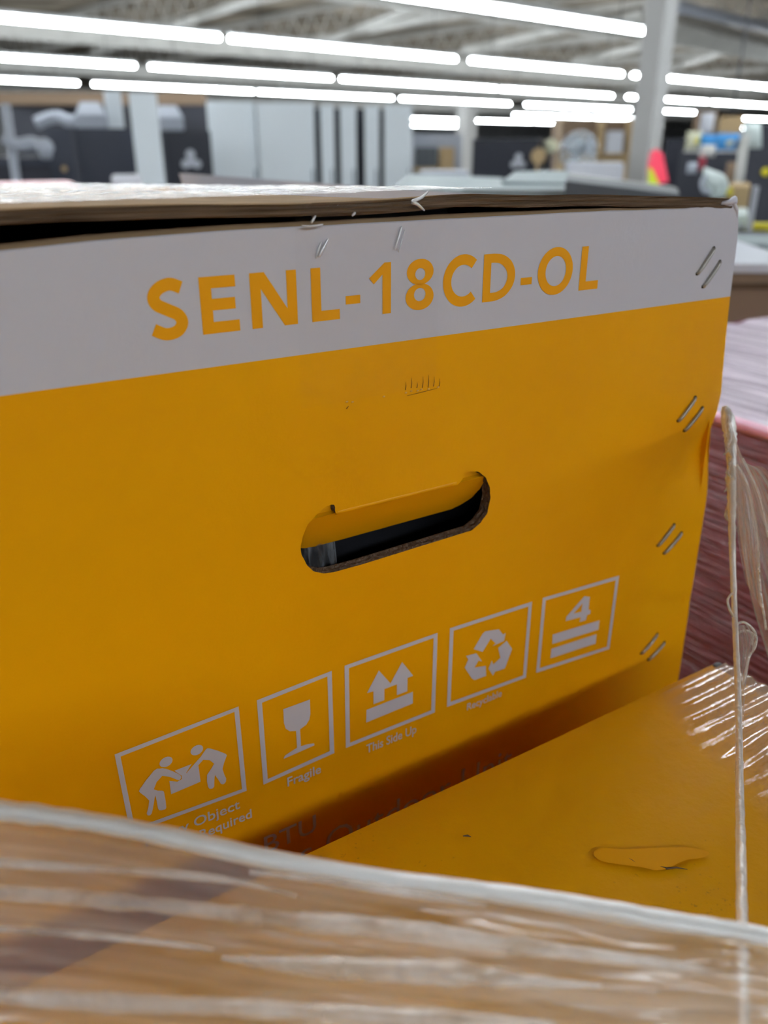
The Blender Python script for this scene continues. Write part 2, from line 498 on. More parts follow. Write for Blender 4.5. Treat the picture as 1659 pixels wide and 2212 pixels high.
# ---- lamps: housing > tube ; unit coordinates multiplied by the lamp height above the eye
def lamp(length):
    t = thing('strip_lamp', 'long bright LED strip lamp hanging in a row under the roof', 'lamp', (0, 0, 0), MR)
    Mesh().box(0, length, -.045, .045, .045, .10, .008).build('housing', M['lamp_white'], t, MR)
    tb = Mesh().tube([(0.02, 0, 0), (length - .02, 0, 0)], .035, 12).build('tube', M['tube'], t, MR, True)
    for xx in (.6, length - .6):
        Mesh().tube([(xx, 0, .1), (xx, 0, 1.2)], .006, 6).build('hanger', M['steel_dark'], t, MR)
    return t


rows = [
    (-2.05, [(-2.6, 3.2), (.9, 3.2), (4.4, 3.2)], 'row behind the viewer'),  # added unseen row, placed to set the shadow edge on the carton
    (1.1, [(-5.6, 3.2), (-2.2, 3.2), (1.3, 3.2), (4.8, 3.2), (8.3, 3.2)], 'row overhead'),  # added unseen row, lowers more light onto the rolled film
    (5.17, [(-5.6, 3.2), (-2.2, 3.2), (1.15, 3.1), (4.4, 3.25)], 'nearest visible row'),
    (8.2, [(-1.95, 3.2), (1.55, 3.33), (4.98, 3.22), (8.45, 3.25), (11.97, 3.6), (15.7, 3.3)], 'second row'),
    (11.65, [(-1.1, 3.3), (2.3, 3.3), (5.8, 3.1), (9.08, 3.65), (12.85, 3.5), (16.9, 3.3), (20.4, 3.6), (24.3, 3.4)], 'third row'),
    (15.35, [(2.9, 3.4), (6.55, 3.25), (9.9, 3.5), (13.65, 3.65), (17.9, 4.6), (23.2, 4.0)], 'fourth row'),
    (20.2, [(23.0, 4.2), (27.4, 4.0)], 'fifth row'),
    (17.2, [(32.4, 2.0), (34.6, 3.0)], 'sixth row'),
    (25.6, [(23.2, 3.9), (27.2, 3.2), (30.6, 3.0), (47, 2.4)], 'seventh row'),
    (32.6, [(29.6, 3.9)], 'eighth row'),
    (30.2, [(15.8, 1.6)], 'far lamp left of the white cabinets'),
    (37.4, [(20.4, 1.2)], 'farthest lamp left of the white cabinets'),
    (41.5, [(13.9, .6)], 'small round far lamp at the left edge'),
]
cache = {}
ordn = ['leftmost', 'second', 'third', 'fourth', 'fifth', 'sixth', 'seventh', 'eighth']
for p, segs, desc in rows:
    for i, (a0, ln) in enumerate(segs):
        key = round(ln, 2)
        if key not in cache:
            o = cache[key] = lamp(ln * H0)
        else:
            o = copy_tree(cache[key])
        o.matrix_world = MR @ Matrix.Translation((a0 * H0, p * H0, LZ))
        if len(segs) == 1:
            o['label'] = ('bright strip lamp, ' + desc) if 'far' in desc else ('bright strip lamp alone in the %s of hanging lamps' % desc)
        elif 'viewer' in desc or 'overhead' in desc:
            o['label'] = 'added unseen strip lamp in the %s, %s along it' % (desc, ordn[i])
        else:
            o['label'] = 'bright strip lamp, %s in the %s' % ('leftmost' if i == 0 else ordn[i] + ' from the left', desc)
        o['group'] = 'strip lamps hanging under the roof'


# ---- columns
def column(px, d, w, label, ztop, material, cap=True):
    c = at(px, 319, d)
    t = thing('column', label, 'column', (c.x, c.y, 0), MW, rz=radians(40.6))
    F = t.matrix_world.copy()
    Mesh().box(-w / 2, w / 2, -w / 2, w / 2, .02, ztop, .012).build('shaft', material, t, F)
    Mesh().box(-w * .8, w * .8, -w * .8, w * .8, 0, .02).build('base_plate', M['steel'], t, F)
    if cap:
        Mesh().box(-w * .8, w * .8, -w * .8, w * .8, ztop, ztop + .03).build('cap_plate', M['steel'], t, F)
    return t


column(1394, 7.2, .19, 'white painted square steel column at the right, reaching the roof', 5.15, M['post_paint'])
column(1006, 24, .42, 'distant white column behind the far lamps, left of the black box', 2.62, M['post_paint'])

# ================================================================== BACKGROUND THINGS (all stand on the floor or on each other)


def slab(name, label, cat, px0, px1, pytop, d, depth, material, zb=0.0, rz=None, group=None, bev=.01, part='body', pybot=None, tilt=0):
    """an upright block whose front spans px0..px1 at distance d; returns thing and its local frame (x right, y away, z up)"""
    a, b = at(px0, 319, d), at(px1, 319, d)
    w = (b - a).length
    top = at((px0 + px1) / 2, pytop, d).z
    if pybot is not None:
        zb = at((px0 + px1) / 2, pybot, d).z
    c = (a + b) / 2
    if rz is None:
        rz = -math.atan2(c.x, c.y)      # stands square to the aisle it is seen along
        w *= cos(rz)
    t = thing(name, label, cat, (c.x, c.y, zb), MW, rz=rz, group=group)
    F = t.matrix_world.copy()
    h = top - zb
    Mesh().box(-w / 2, w / 2, 0, depth, 0, h, min(bev, w / 5, depth / 5, h / 5)).build(part, material, t, F)
    return t, F, w, h


# white upright cabinets
cabs = [(453, 556, 222, 8.2, 'white upright cabinet, leftmost of the tall white row'),
        (559, 681, 224, 8.2, 'broad white upright cabinet beside the first dark gap'),
        (694, 723, 228, 8.2, 'narrow white cabinet door between the first two dark gaps'),
        (736, 770, 229, 8.2, 'narrow white cabinet in the middle of the dark gaps'),
        (788, 819, 230, 8.2, 'narrow white cabinet left of the last thin gap'),
        (830, 890, 228, 8.2, 'white upright cabinet, rightmost of the tall white row')]
for (a, b, y, d, lab) in cabs:
    t, F, w, h = slab('upright_cabinet', lab, 'cabinet', a, b, y, d, .6, M['fridge'], group='tall white cabinets', part='door')
    Mesh().box(-w / 2 + .01, w / 2 - .01, .05, .62, .0, h - .03).build('carcass', M['steel_dark'], t, F)
    Mesh().tube([(w / 2 - .03, -.02, 1.0), (w / 2 - .03, -.02, 1.3)], .008, 8).build('handle', M['chrome'], t, F)
t, F, w, h = slab('dark_backing', 'dark panel added behind the white cabinets to darken the gaps between them', 'panel', 560, 860, 236, 9.2, .05, M['black'])  # added sheet, its black stands in for shade in the gaps

# black boxes


def blob_mark(t, F, cx, cz, r, y=-.004):
    mk = Mesh()
    mk.ball((cx, y, cz + r * .9), r * .62, sy=.1)
    mk.ball((cx - r * .75, y, cz - r * .25), r * .55, sy=.1)
    mk.ball((cx + r * .75, y, cz - r * .25), r * .55, sy=.1)
    mk.box(cx - r * .5, cx + r * .5, y - .002, y + .002, cz - r * .6, cz + r * .6)
    mk.build('printed_mark', M['mark'], t, F)


t, F, w, h = slab('black_cabinet', 'tall black cabinet with a pale cluster mark beside the white cabinets', 'cabinet', 358, 457, 283, 7, .5, M['black'])
blob_mark(t, F, .01, at(410, 350, 7).z, .065)
t, F, w, h = slab('black_cabinet', 'wide dark blue-black cabinet left of the pale post', 'cabinet', 165, 300, 277, 6.6, .5, M['navy_black'])
t, F, w, h = slab('black_cabinet', 'narrow dark cabinet at the left with a small brass dot', 'cabinet', 104, 157, 276, 6.3, .5, M['navy_black'])
Mesh().ball((.005, -.004, at(136, 365, 6.3).z), .022, sy=.2).build('brass_knob', M['tan'], t, F)
t, F, w, h = slab('black_crate', 'low black crate at the far left edge under the white pipes', 'crate', -60, 106, 340, 5.6, .5, M['black'])
Mesh().box(-w / 2, w / 2, -.03, -.001, h - .05, h - .01).build('front_rail', M['navy_black'], t, F)
t, F, w, h = slab('black_crate', 'big black box with pale mark, between the far column and the silver fan', 'crate', 1020, 1162, 300, 7, .7, M['black'], rz=radians(-14))
blob_mark(t, F, .12, at(1110, 352, 7).z, .05)
t, F, w, h = slab('dark_backing', 'dark board hanging behind the pipes and hoods at the left', 'panel', 30, 470, 222, 9.5, .05, M['steel_dark'])

# pale posts, beam and hoods at the left
t, F, w, h = slab('pale_post', 'broad pale upright post left of the black cabinet with the mark', 'post', 290, 350, 203, 6.2, .2, M['fridge'])
t, F, w, h = slab('pale_post', 'shorter pale post behind and left of the broad pale post', 'post', 238, 275, 200, 7.4, .15, M['fridge'])
a, b = at(-80, 226, 9), at(440, 230, 9)
o = Mesh().box(0, (b - a).length, 0, .2, 0, .12).build('cross_beam', M['brown_card'], None, Matrix.Translation(a))
for (a, b, yt, yb, d, lab) in ((172, 240, 232, 277, 7.2, 'pale grey extractor hood above the wide dark cabinet'), (338, 402, 238, 281, 7.6, 'pale grey extractor hood above the black cabinet with the mark')):
    t, F, w, h = slab('extractor_hood', lab, 'hood', a, b, yt + 16, d, .4, M['pale_grey'], pybot=yb, group='grey extractor hoods', part='canopy')
    v = [(-w / 2, 0, h), (w / 2, 0, h), (w / 2, .4, h), (-w / 2, .4, h), (-w / 3.4, .1, h + .1), (w / 3.4, .1, h + .1), (w / 3.4, .3, h + .1), (-w / 3.4, .3, h + .1)]
    make('cowl', v, [(0, 1, 5, 4), (1, 2, 6, 5), (2, 3, 7, 6), (3, 0, 4, 7), (4, 5, 6, 7)], M['pale_grey'], t, F)
t = thing('pipe_stand', 'white pipe stand with elbow and ball joint at the far left', 'pipe', at(12, 319, 5.4) * 1.0 - Vector((0, 0, EYE)), MW)
F = MW
Mesh().tube([at(12, 1500, 5.4) * 1 if False else (at(12, 319, 5.4).x, at(12, 319, 5.4).y, 0), at(12, 225, 5.4)], .028, 12).build('upright', M['pale_grey'], t, F, True)
Mesh().tube(catmull([at(12, 300, 5.4), at(40, 312, 5.4), at(70, 308, 5.4), at(95, 322, 5.4), at(100, 340, 5.4)], 5), .038, 12).build('elbow', M['pale_grey'], t, F, True)
Mesh().ball(at(97, 318, 5.35), .055).build('ball_joint', M['pale_grey'], t, F, True)
o = Mesh().tube(catmull([at(78, 266, 7.5), at(120, 252, 7.5), at(150, 262, 7.5), at(178, 262, 7.5)], 5), .055, 12).build('flexible_duct', M['pale_grey'], None, MW, True)
tag(o, 'bent pale duct running into the grey hood above the dark cabinets', 'duct')

# pink wrapped load and pale carton just beyond the big carton, left
t, F, w, h = slab('pallet_load', 'low load under pale pink film beyond the big carton at the left', 'pallet load', -160, 175, 401, 2.0, .3, M['pink_flat'], part='wrap', bev=.03)
t, F, w, h = slab('foam_block', 'white block standing between pink load and pale post', 'block', 232, 300, 382, 3.0, .3, M['paper'])

# flat grey panels behind the carton, right of centre
def sheet_stack(name, label, pts_top, d0, d1, material, th=.03, group='grey flat cases stacked behind the carton'):
    """slab with a visible top: front edge pts (left,right) at d0, back edge at d1"""
    (xl, yl), (xr, yr), (xl2, yl2), (xr2, yr2) = pts_top
    A, B, C_, D_ = at(xl, yl, d0), at(xr, yr, d0), at(xr2, yr2, d1), at(xl2, yl2, d1)
    dn = Vector((0, 0, -th))
    o = make(name, [A, B, C_, D_, A + dn, B + dn, C_ + dn, D_ + dn], [(0, 1, 2, 3), (7, 6, 5, 4), (0, 4, 5, 1), (1, 5, 6, 2), (2, 6, 7, 3), (3, 7, 4, 0)], material)
    return tag(o, label, 'flat case', group)


t, F, w, h = slab('work_bench', 'grey work bench under the stacked flat cases behind the carton', 'bench', 860, 1520, 462, 1.75, .9, M['slate'], part='body')
sheet_stack('flat_case', 'long pale teal flat case lying lowest, left of the others', ((850, 402), (1040, 416), (880, 376), (1090, 384)), 1.7, 2.4, M['teal_grey'])
sheet_stack('flat_case', 'pale teal flat case with a cut corner in the middle of the pile', ((1085, 392), (1225, 396), (1112, 370), (1230, 368)), 1.8, 2.3, M['teal_grey'], th=.06)
sheet_stack('flat_case', 'broad mid grey flat case lying under the pale teal one', ((1000, 408), (1240, 410), (1030, 392), (1260, 390)), 1.6, 2.1, M['teal_grey'], th=.05)
sheet_stack('flat_case', 'dark slate flat case sloping down to the right, topmost of the pile', ((1222, 390), (1468, 420), (1226, 376), (1462, 405)), 1.5, 1.8, M['slate'], th=.04)
sheet_stack('flat_case', 'light edged flat case behind the dark slate one', ((1226, 378), (1465, 408), (1232, 374), (1455, 403)), 1.85, 1.95, M['steel'], th=.012)

# round silver fan
c = at(1247, 326, 6.0)
t = thing('pedestal_fan', 'round silver pedestal fan in front of the brown shelf', 'fan', (c.x, c.y, 0))
F = Matrix.Translation(c)
Mesh().ball((0, 0, .03), .07, sy=.6).build('motor_hub', M['chrome'], t, F, True)
g = Mesh()
for rr in (.05, .07, .09, .11, .13):
    g.tube([(rr * cos(k * pi / 16), -.05, rr * sin(k * pi / 16)) for k in range(33)], .0045 if rr < .13 else .008, 6, False)
for k in range(16):
    g.tube([(.03 * cos(k * pi / 8), -.06, .03 * sin(k * pi / 8)), (.13 * cos(k * pi / 8), -.045, .13 * sin(k * pi / 8))], .003, 5)
g.build('grille', M['chrome'], t, F, True)
for k in range(3):
    a0 = k * 2 * pi / 3
    v = [(.02 * cos(a0), -.02, .02 * sin(a0)), (.11 * cos(a0 - .3), -.035, .11 * sin(a0 - .3)), (.12 * cos(a0 + .3), -.01, .12 * sin(a0 + .3)), (.11 * cos(a0 + .8), .005, .11 * sin(a0 + .8))]
    make('blade', v + [(x, y + .003, z) for x, y, z in v], [(0, 1, 2, 3), (7, 6, 5, 4), (0, 4, 5, 1), (1, 5, 6, 2), (2, 6, 7, 3), (3, 7, 4, 0)], M['pale_grey'], t, F)
Mesh().tube([(0, .03, -.02), (0, .03, -c.z + .03)], .014, 12).build('stand', M['chrome'], t, F, True)
Mesh().tube([(0, .03, -c.z), (0, .03, -c.z + .03)], .18, 24).build('base', M['chrome'], t, F, True)

# lamp and wooden bowl on the black box
c = at(1189, 316, 7.1)
t = thing('globe_lamp', 'small cream globe lamp behind the black box', 'lamp', (c.x, c.y, 0))
Mesh().ball(c, .062).build('globe', M['cream'], t, MW, True)
Mesh().tube([c, (c.x, c.y, 0)], .02, 10).build('stem', M['steel_dark'], t, MW, True)
c = at(1163, 337, 6.8)
t = thing('wooden_disc', 'round brown wooden disc leaning by the black box', 'disc', (c.x, c.y, 0))
Mesh().tube([(c.x, c.y, c.z), (c.x + .01, c.y + .03, c.z)], .062, 24).build('disc', M['tan'], t, MW)
Mesh().tube([(c.x, c.y + .02, 0), (c.x, c.y + .02, c.z)], .012, 10).build('stand', M['tan'], t, MW)

# brown shelf unit with cartons and papers
t, F, w, h = slab('shelf_unit', 'brown shelf unit between fan and white column', 'shelf', 1205, 1352, 258, 8.6, .4, M['brown_card'], part='back_panel', rz=0.0)
for z in (.5, 1.0, at(1300, 350, 8.6).z, at(1300, 331, 8.38).z - .033):
    Mesh().box(-w / 2, w / 2, -.24, 0, z, z + .03).build('shelf', M['tan'] if z > 1.3 else M['brown_card'], t, F)
for s_ in (-w / 2, w / 2 - .04):
    Mesh().box(s_, s_ + .04, -.2, 0, 0, h).build('side_panel', M['tan'], t, F)
for (a, b, y0, y1, mt, lab) in ((1212, 1262, 262, 331, 'brown_card', 'brown carton standing at the left end of the shelf unit'), (1290, 1303, 262, 331, 'tan', 'narrow tan board standing on the shelf unit'), (1308, 1345, 283, 331, 'paper', 'white papers stacked on the shelf by the white column')):
    t, F, w, h = slab('carton' if mt != 'paper' else 'paper_stack', lab, 'carton' if mt == 'brown_card' else ('board' if mt == 'tan' else 'paper'), a, b, y0, 8.38, .12, M[mt], pybot=y1, rz=0.0)
t, F, w, h = slab('work_table', 'long white covered table in front of the shelf unit', 'table', 1225, 1352, 352, 5.2, .5, M['paper'], part='cover')
t, F, w, h = slab('work_table', 'pale lilac covered table at the middle left of the far column', 'table', 905, 1015, 371, 5.0, .5, M['pale_grey'], part='cover')
t, F, w, h = slab('shelf_unit', 'low pale shelf unit behind the white cabinet at the right', 'shelf', 893, 998, 290, 9.0, .4, M['pale_grey'], part='back_panel', rz=0.0)
for (a, b, y0, y1, mt, lab) in ((898, 945, 318, 362, 'slate', 'dark teal box on the pale shelf unit'), (950, 982, 318, 362, 'tan', 'tan carton on the pale shelf unit beside the far column')):
    t, F, w, h = slab('carton', lab, 'carton', a, b, y0, 8.8, .15, M[mt], pybot=y1, rz=0.0)
    Mesh().box(-w / 2 - .02, w / 2 + .02, 0, .2, -.04, 0).build('shelf', M['tan'], t, F)

# ---- right hand clutter
t, F, w, h = slab('dark_rack', 'dark clothes rack behind the pink vest at the right', 'rack', 1436, 1482, 300, 6.2, .3, M['black'])
t, F, w, h = slab('dark_rack', 'tall dark equipment rack at the right edge of the view', 'rack', 1606, 1720, 268, 4.4, .5, M['steel_dark'])
Mesh().ball((-.0, -.01, at(1635, 372, 4.4).z), .022, sy=.3).build('yellow_knob', M['yellow'], t, F)
t, F, w, h = slab('dark_rack', 'dark grey shelf cabinet below the blue snack bags', 'rack', 1470, 1604, 322, 5.4, .4, M['steel_dark'])
t, F, w, h = slab('tan_board', 'tan board with faint lines hanging above the blue bags', 'board', 1545, 1597, 252, 6.0, .05, M['tan'], pybot=292)
Mesh().tube([(0, .02, h), (0, .02, 5.15 - t.location.z)], .006, 6).build('cord', M['steel_dark'], t, F)
t, F, w, h = slab('tan_board', 'brown board on the far right wall behind the hanging papers', 'board', 1490, 1540, 240, 6.4, .05, M['brown_card'])
# vest
V = [at(x, y, 4.6) for x, y in ((1409, 328), (1420, 322), (1432, 332), (1436, 352), (1444, 392), (1424, 398), (1405, 396), (1403, 362))]
n8 = len(V)
bk = [p + Vector((0.02, .12, 0)) for p in V]
t = thing('safety_vest', 'bright pink safety vest with lime edge hanging right of the white column', 'vest', (V[0].x, V[0].y, 0))
make('pink_cloth', V + bk, [tuple(range(n8))[::-1], tuple(range(n8, 2 * n8))] + [(i, (i + 1) % n8, n8 + (i + 1) % n8, n8 + i) for i in range(n8)], M['pink'], t)
V = [at(x, y, 4.57) for x, y in ((1403, 362), (1409, 366), (1424, 398), (1401, 398))]
bk = [p + Vector((0, .02, 0)) for p in V]
make('lime_band', V + bk, [(3, 2, 1, 0), (4, 5, 6, 7)] + [(i, (i + 1) % 4, 4 + (i + 1) % 4, 4 + i) for i in range(4)], M['lime'], t)
Mesh().tube([at(1424, 330, 4.65), (at(1424, 330, 4.65).x, at(1424, 330, 4.65).y, 0)], .02, 10).build('stand', M['steel_dark'], t)


def pillow(name, label, cat, px0, px1, py0, py1, d, material, group=None, th=.03, band=None, skew=0):
    c = at((px0 + px1) / 2, (py0 + py1) / 2, d)
    w = (px1 - px0) / FPX * d; h = (py1 - py0) / FPX * d
    v, f = [], []
    n = 9
    for s_ in (-1, 1):
        for i in range(n):
            for j in range(n):
                u, q = i / (n - 1) * 2 - 1, j / (n - 1) * 2 - 1
                b = th * (1 - u * u) ** .5 * (1 - q * q) ** .5
                v.append((u * w / 2 + q * skew * h, s_ * b + .004 * noise.noise(Vector((u * 3, q * 3, d))), q * h / 2))
    for s_ in range(2):
        for i in range(n - 1):
            for j in range(n - 1):
                k = s_ * n * n + i * n + j
                q4 = (k, k + n, k + n + 1, k + 1)
                f.append(q4 if s_ == 0 else q4[::-1])
    t = thing(name, label, cat, tuple(c), MW, group=group)
    F = Matrix.Translation(c)
    make('pouch', v, f, material, t, F, True)
    if band:
        make('printed_patch', [(x * .55 + w * .1, y * 1.04 - .002, z * .6) for x, y, z in v[:n * n]], [q for q in f if max(q) < n * n], band, t, F, True)
    return t


pillow('snack_bag', 'blue and yellow snack bag at the right of the row of hanging bags', 'bag', 1540, 1592, 290, 328, 5.0, M['blue'], 'snack bags above the dark cabinet', band=M['cream'], skew=.15)
pillow('snack_bag', 'plain blue snack bag in the middle of the hanging bags', 'bag', 1512, 1545, 292, 322, 5.02, M['blue'], 'snack bags above the dark cabinet')
pillow('snack_bag', 'cream and yellow snack bag at the left of the hanging bags', 'bag', 1482, 1516, 286, 322, 5.04, M['cream'], 'snack bags above the dark cabinet', band=M['yellow'])
o = Mesh().box(0, .34, 0, .03, 0, .012).build('snack_shelf', M['steel'], None, Matrix.Translation(at(1480, 329, 5.0)))
tag(o, 'thin grey shelf bar carrying the snack bags', 'shelf')
pillow('paper_bag', 'pale hanging paper sheet left of the tan board', 'paper', 1512, 1542, 246, 286, 5.6, M['paper'], th=.02)
pillow('plastic_bag', 'long translucent white bag hanging at the upper right', 'bag', 1606, 1645, 268, 318, 3.9, M['milk_plastic'], th=.03, skew=-.1)
pillow('red_pouch', 'small dull red pouch above the white jug', 'pouch', 1508, 1524, 340, 368, 4.2, M['shade_red'], th=.02)
pillow('grey_pouch', 'small pale pouch on the dark cabinet left of the white jug', 'pouch', 1484, 1506, 352, 374, 4.2, M['pale_grey'], th=.02)
pillow('grey_pouch', 'tangled pale wire bundle under the blue bags', 'pouch', 1512, 1545, 314, 338, 4.6, M['steel'], th=.02)
pillow('cloth_roll', 'beige rolled cloth standing right of the white jug', 'cloth', 1568, 1606, 352, 396, 4.0, M['brown_card'], th=.05)
# springy hose
hs = Mesh()
pp = []
for k in range(120):
    a0 = k / 119
    ctr = at(1610 - 14 * a0, 292 + 100 * a0, 3.75)
    pp.append((ctr.x + .018 * cos(k * 1.1), ctr.y + .018 * sin(k * 1.1), ctr.z))
tag(hs.tube(pp, .005, 6).build('coiled_hose', M['steel'], None, MW, True), 'coiled grey air hose hanging before the dark rack', 'hose')
# white jug (bird shaped)
c = at(1545, 397, 2.6)
t = thing('plastic_jug', 'rounded white plastic jug with a pointed spout right of the vest', 'jug', tuple(at(1548, 426, 2.6)))
j = Mesh()
prof = [(1520, 362, 2), (1527, 372, 9), (1536, 384, 17), (1546, 395, 22), (1551, 406, 22), (1551, 416, 18), (1551, 424, 14), (1551, 427, 3)]
j.tube(catmull([at(x, y, 2.6) for x, y, r in prof], 4), [v_[0] for v_ in catmull([(r / FPX * 2.6, 0, 0) for x, y, r in prof], 4)], 18).build('body', M['milk_plastic'], t, MW, True)
Mesh().tube(catmull([at(1524, 380, 2.58), at(1516, 396, 2.58), at(1520, 412, 2.58), at(1534, 416, 2.58)], 5), .007, 8).build('handle', M['pale_grey'], t, MW, True)
Mesh().ball(at(1573, 414, 2.6), .014).build('yellow_tap', M['yellow'], t, MW, True)

# cartons, printed sack and machine at the right edge
t, F, w, h = slab('carton', 'tall plain tan carton behind the corner of the big carton', 'carton', 1588, 1636, 402, 2.6, .3, M['tan'], pybot=466)
t, F, w, h = slab('white_pole', 'white upright pole beside the tall tan carton', 'pole', 1642, 1655, 404, 2.2, .03, M['paper'])
t2, F, w, h = slab('printed_sack', 'pale sack with faint grey print below the tan carton', 'sack', 1588, 1642, 466, 2.3, .3, M['milk_plastic'], part='sack', bev=.03, zb=1.0)
for cx in (-.012, .018):
    Mesh().ball((cx, -.001, h - .035), .009, sy=.15).build('printed_mark', M['pale_grey'], t2, F)
t, F, w, h = slab('yellow_case', 'bright yellow case at the right edge beside the sack', 'case', 1650, 1720, 490, 2.22, .07, M['yellow'], zb=1.1)
t, F, w, h = slab('dark_tray', 'dark tray under the sack at the right', 'tray', 1590, 1760, 521, 2.0, .2, M['black'], zb=.9, bev=.004)
t, F, w, h = slab('metal_cabinet', 'grey metal cabinet top with a pale lip at the right', 'cabinet', 1560, 1800, 536, 1.7, .22, M['teal_grey'], bev=.006)
t, F, w, h = slab('carton', 'open tan carton with a white taped top edge at the right', 'carton', 1540, 1800, 602, 1.25, .36, M['brown_card'], zb=EYE - .295, rz=radians(-3), part='walls')
Mesh().box(-w / 2 - .004, w / 2 + .004, -.004, .37, h - .002, h + .012).build('white_lid', M['paper'], t, F)
Mesh().box(-w / 2 - .001, w / 2 + .001, -.002, .0, .085, .094).build('fold_line', M['kraft_dark'], t, F)
t, F, w, h = slab('yellow_strap', 'flat yellow strap lying under the open tan carton', 'strap', 1540, 1800, 752, 1.12, .03, M['yellow'], pybot=764, bev=.001)
t, F, w, h = slab('carton', 'lower tan carton under the open one, mostly hidden', 'carton', 1545, 1800, 790, 1.26, .30, M['brown_card'], zb=EYE - .62, rz=radians(-3))

# ================================================================== PALLETS AND LOWER CARTONS (pallet frame MB; z relative to the eye)
FL = -EYE


def pallet(x0, x1, y0, y1, label):
    t = thing('wooden_pallet', label, 'pallet', ((x0 + x1) / 2, (y0 + y1) / 2, FL), MB)
    for k in range(7):
        a = x0 + (x1 - x0 - .09) * k / 6
        Mesh().box(a, a + .09, y0, y1, FL + .118, FL + .14).build('deck_board', M['wood'], t, MB)
    for k in range(3):
        b = y0 + (y1 - y0 - .1) * k / 2
        Mesh().box(x0, x1, b, b + .1, FL + .022, FL + .118).build('stringer', M['wood'], t, MB)
    for k in range(3):
        a = x0 + (x1 - x0 - .09) * k / 2
        Mesh().box(a, a + .09, y0, y1, FL, FL + .022).build('bottom_board', M['wood'], t, MB)
    return t


pallet(-.14, .44, -.6, 1.2, 'wooden pallet under the orange and white cartons')


def plain_carton(x0, x1, y0, y1, z0, z1, label, m_):
    t = thing('shipping_carton', label, 'carton', ((x0 + x1) / 2, (y0 + y1) / 2, z0), MB)
    Mesh().box(x0, x1, y0, y1, z0, z1, .004).build('body', m_, t, MB)
    return t


MID = FL + .14 + .36
plain_carton(-.135, .42, .29, 1.14, FL + .14, MID, 'plain orange carton under the big printed carton', M['orange_top'])
plain_carton(-.135, .385, -.58, .24, FL + .14, MID, 'plain orange carton under the low front carton', M['orange_top'])

# ================================================================== THE BIG PRINTED CARTON
BZ = MID + .36 - .36          # its base
CX0, CX1 = -.135, .42
FY = .29                      # the printed face
BACK = 1.14
carton = thing('shipping_carton', 'big orange carton with white band, orange lettering, oval handle hole and white handling icons', 'carton', ((CX0 + CX1) / 2, FY, BZ), MB)
TOPZ = -.0272
BANDZ = -.0748


def dent(a, z):
    """small hollows near the right edge of the face (m, into the carton)"""
    k = max(0.0, min(1.0, (a - .345) / .05))
    d = .0045 * exp(-((a - .412) / .03) ** 2 - ((z + .172 - (a - .40) * .9) / .020) ** 2)
    d += .0022 * exp(-((a - .385) / .03) ** 2 - ((z + .262 + (a - .38) * .2) / .005) ** 2)
    d -= .0015 * exp(-((a - .40) / .04) ** 2 - ((z + .137) / .016) ** 2)
    return k * d


hole = [(a / 1000, z / 1000) for a, z in SH['hole']]
# round the traced outline, keep the hinge corners sharp
def even(loop, step):
    o = []
    for i, p in enumerate(loop):
        q = loop[(i + 1) % len(loop)]
        d = hypot(q[0] - p[0], q[1] - p[1])
        n = max(1, int(round(d / step))) if d > 2 * step else 1
        o += [(p[0] + (q[0] - p[0]) * k / n, p[1] + (q[1] - p[1]) * k / n) for k in range(n)]
    return o


hole = even(hole, .0025)
hseg = catmull([(a, z, 0) for a, z in hole], 3, True)
hole_s = [(p.x, p.y) for p in hseg]
outer = [(CX0, -.0306), (-.10, -.0306), (.04, -.0299), (.07, -.0282), (.12, TOPZ), (.21, TOPZ), (.29, TOPZ), (.36, TOPZ - .001), (.385, TOPZ + .001), (.395, TOPZ + .0015), (.4005, TOPZ - .004), (.403, -.036), (.4045, -.0455),
         (.4065, -.0748), (.4095, -.105), (.412, -.13), (.4140, -.1538), (.4150, -.175), (.4165, -.1993), (.4175, -.2545), (.4195, -.325), (.42, BZ), (CX0, BZ)]


def densify(loop, step):
    o = []
    for i, p in enumerate(loop):
        q = loop[(i + 1) % len(loop)]
        n = max(1, int(hypot(q[0] - p[0], q[1] - p[1]) / step))
        o += [(p[0] + (q[0] - p[0]) * k / n, p[1] + (q[1] - p[1]) * k / n) for k in range(n)]
    return o


def inside(pt, loop):
    c = False
    for i in range(len(loop)):
        (x1, y1), (x2, y2) = loop[i], loop[i - 1]
        if (y1 > pt[1]) != (y2 > pt[1]) and pt[0] < (x2 - x1) * (pt[1] - y1) / (y2 - y1) + x1:
            c = not c
    return c


out_d = densify(outer, .008)
verts2 = [Vector(p) for p in out_d] + [Vector(p) for p in hole_s]
no, nh = len(out_d), len(hole_s)
edges = [(i, (i + 1) % no) for i in range(no)] + [(no + i, no + (i + 1) % nh) for i in range(nh)]
x = CX0 + .006
while x < .418:
    z = BZ + .006
    st = .005 if x > .34 else .012
    while z < TOPZ - .004:
        if inside((x, z), outer) and not inside((x, z), hole_s) and min(hypot(x - p[0], z - p[1]) for p in hole_s) > .003 and min(hypot(x - p[0], z - p[1]) for p in out_d) > .003:
            verts2.append(Vector((x, z)))
        z += st
    x += st
rv, re_, rf, *_ = delaunay_2d_cdt(verts2, edges, [], 1, 1e-6)
tris = []
for f in rf:
    c = sum((Vector(rv[i]) for i in f), Vector((0, 0))) / len(f)
    if inside(c, outer) and not inside(c, hole_s):
        tris.append(tuple(f))
fv = [(p[0], FY + dent(p[0], p[1]), p[1]) for p in rv]
# make the winding face the viewer (-y)
def ccw(t_):
    a, b, c = (rv[i] for i in t_)
    return (b[0] - a[0]) * (c[1] - a[1]) - (b[1] - a[1]) * (c[0] - a[0]) > 0
tris = [t_ if ccw(t_) else t_[::-1] for t_ in tris]
# print (z thresholds are in the carton's own space: base at zero)
M['print'] = carton_print('carton_print', BANDZ - BZ, ORANGE)
make('printed_face', fv, tris, M['print'], carton, MB, True)
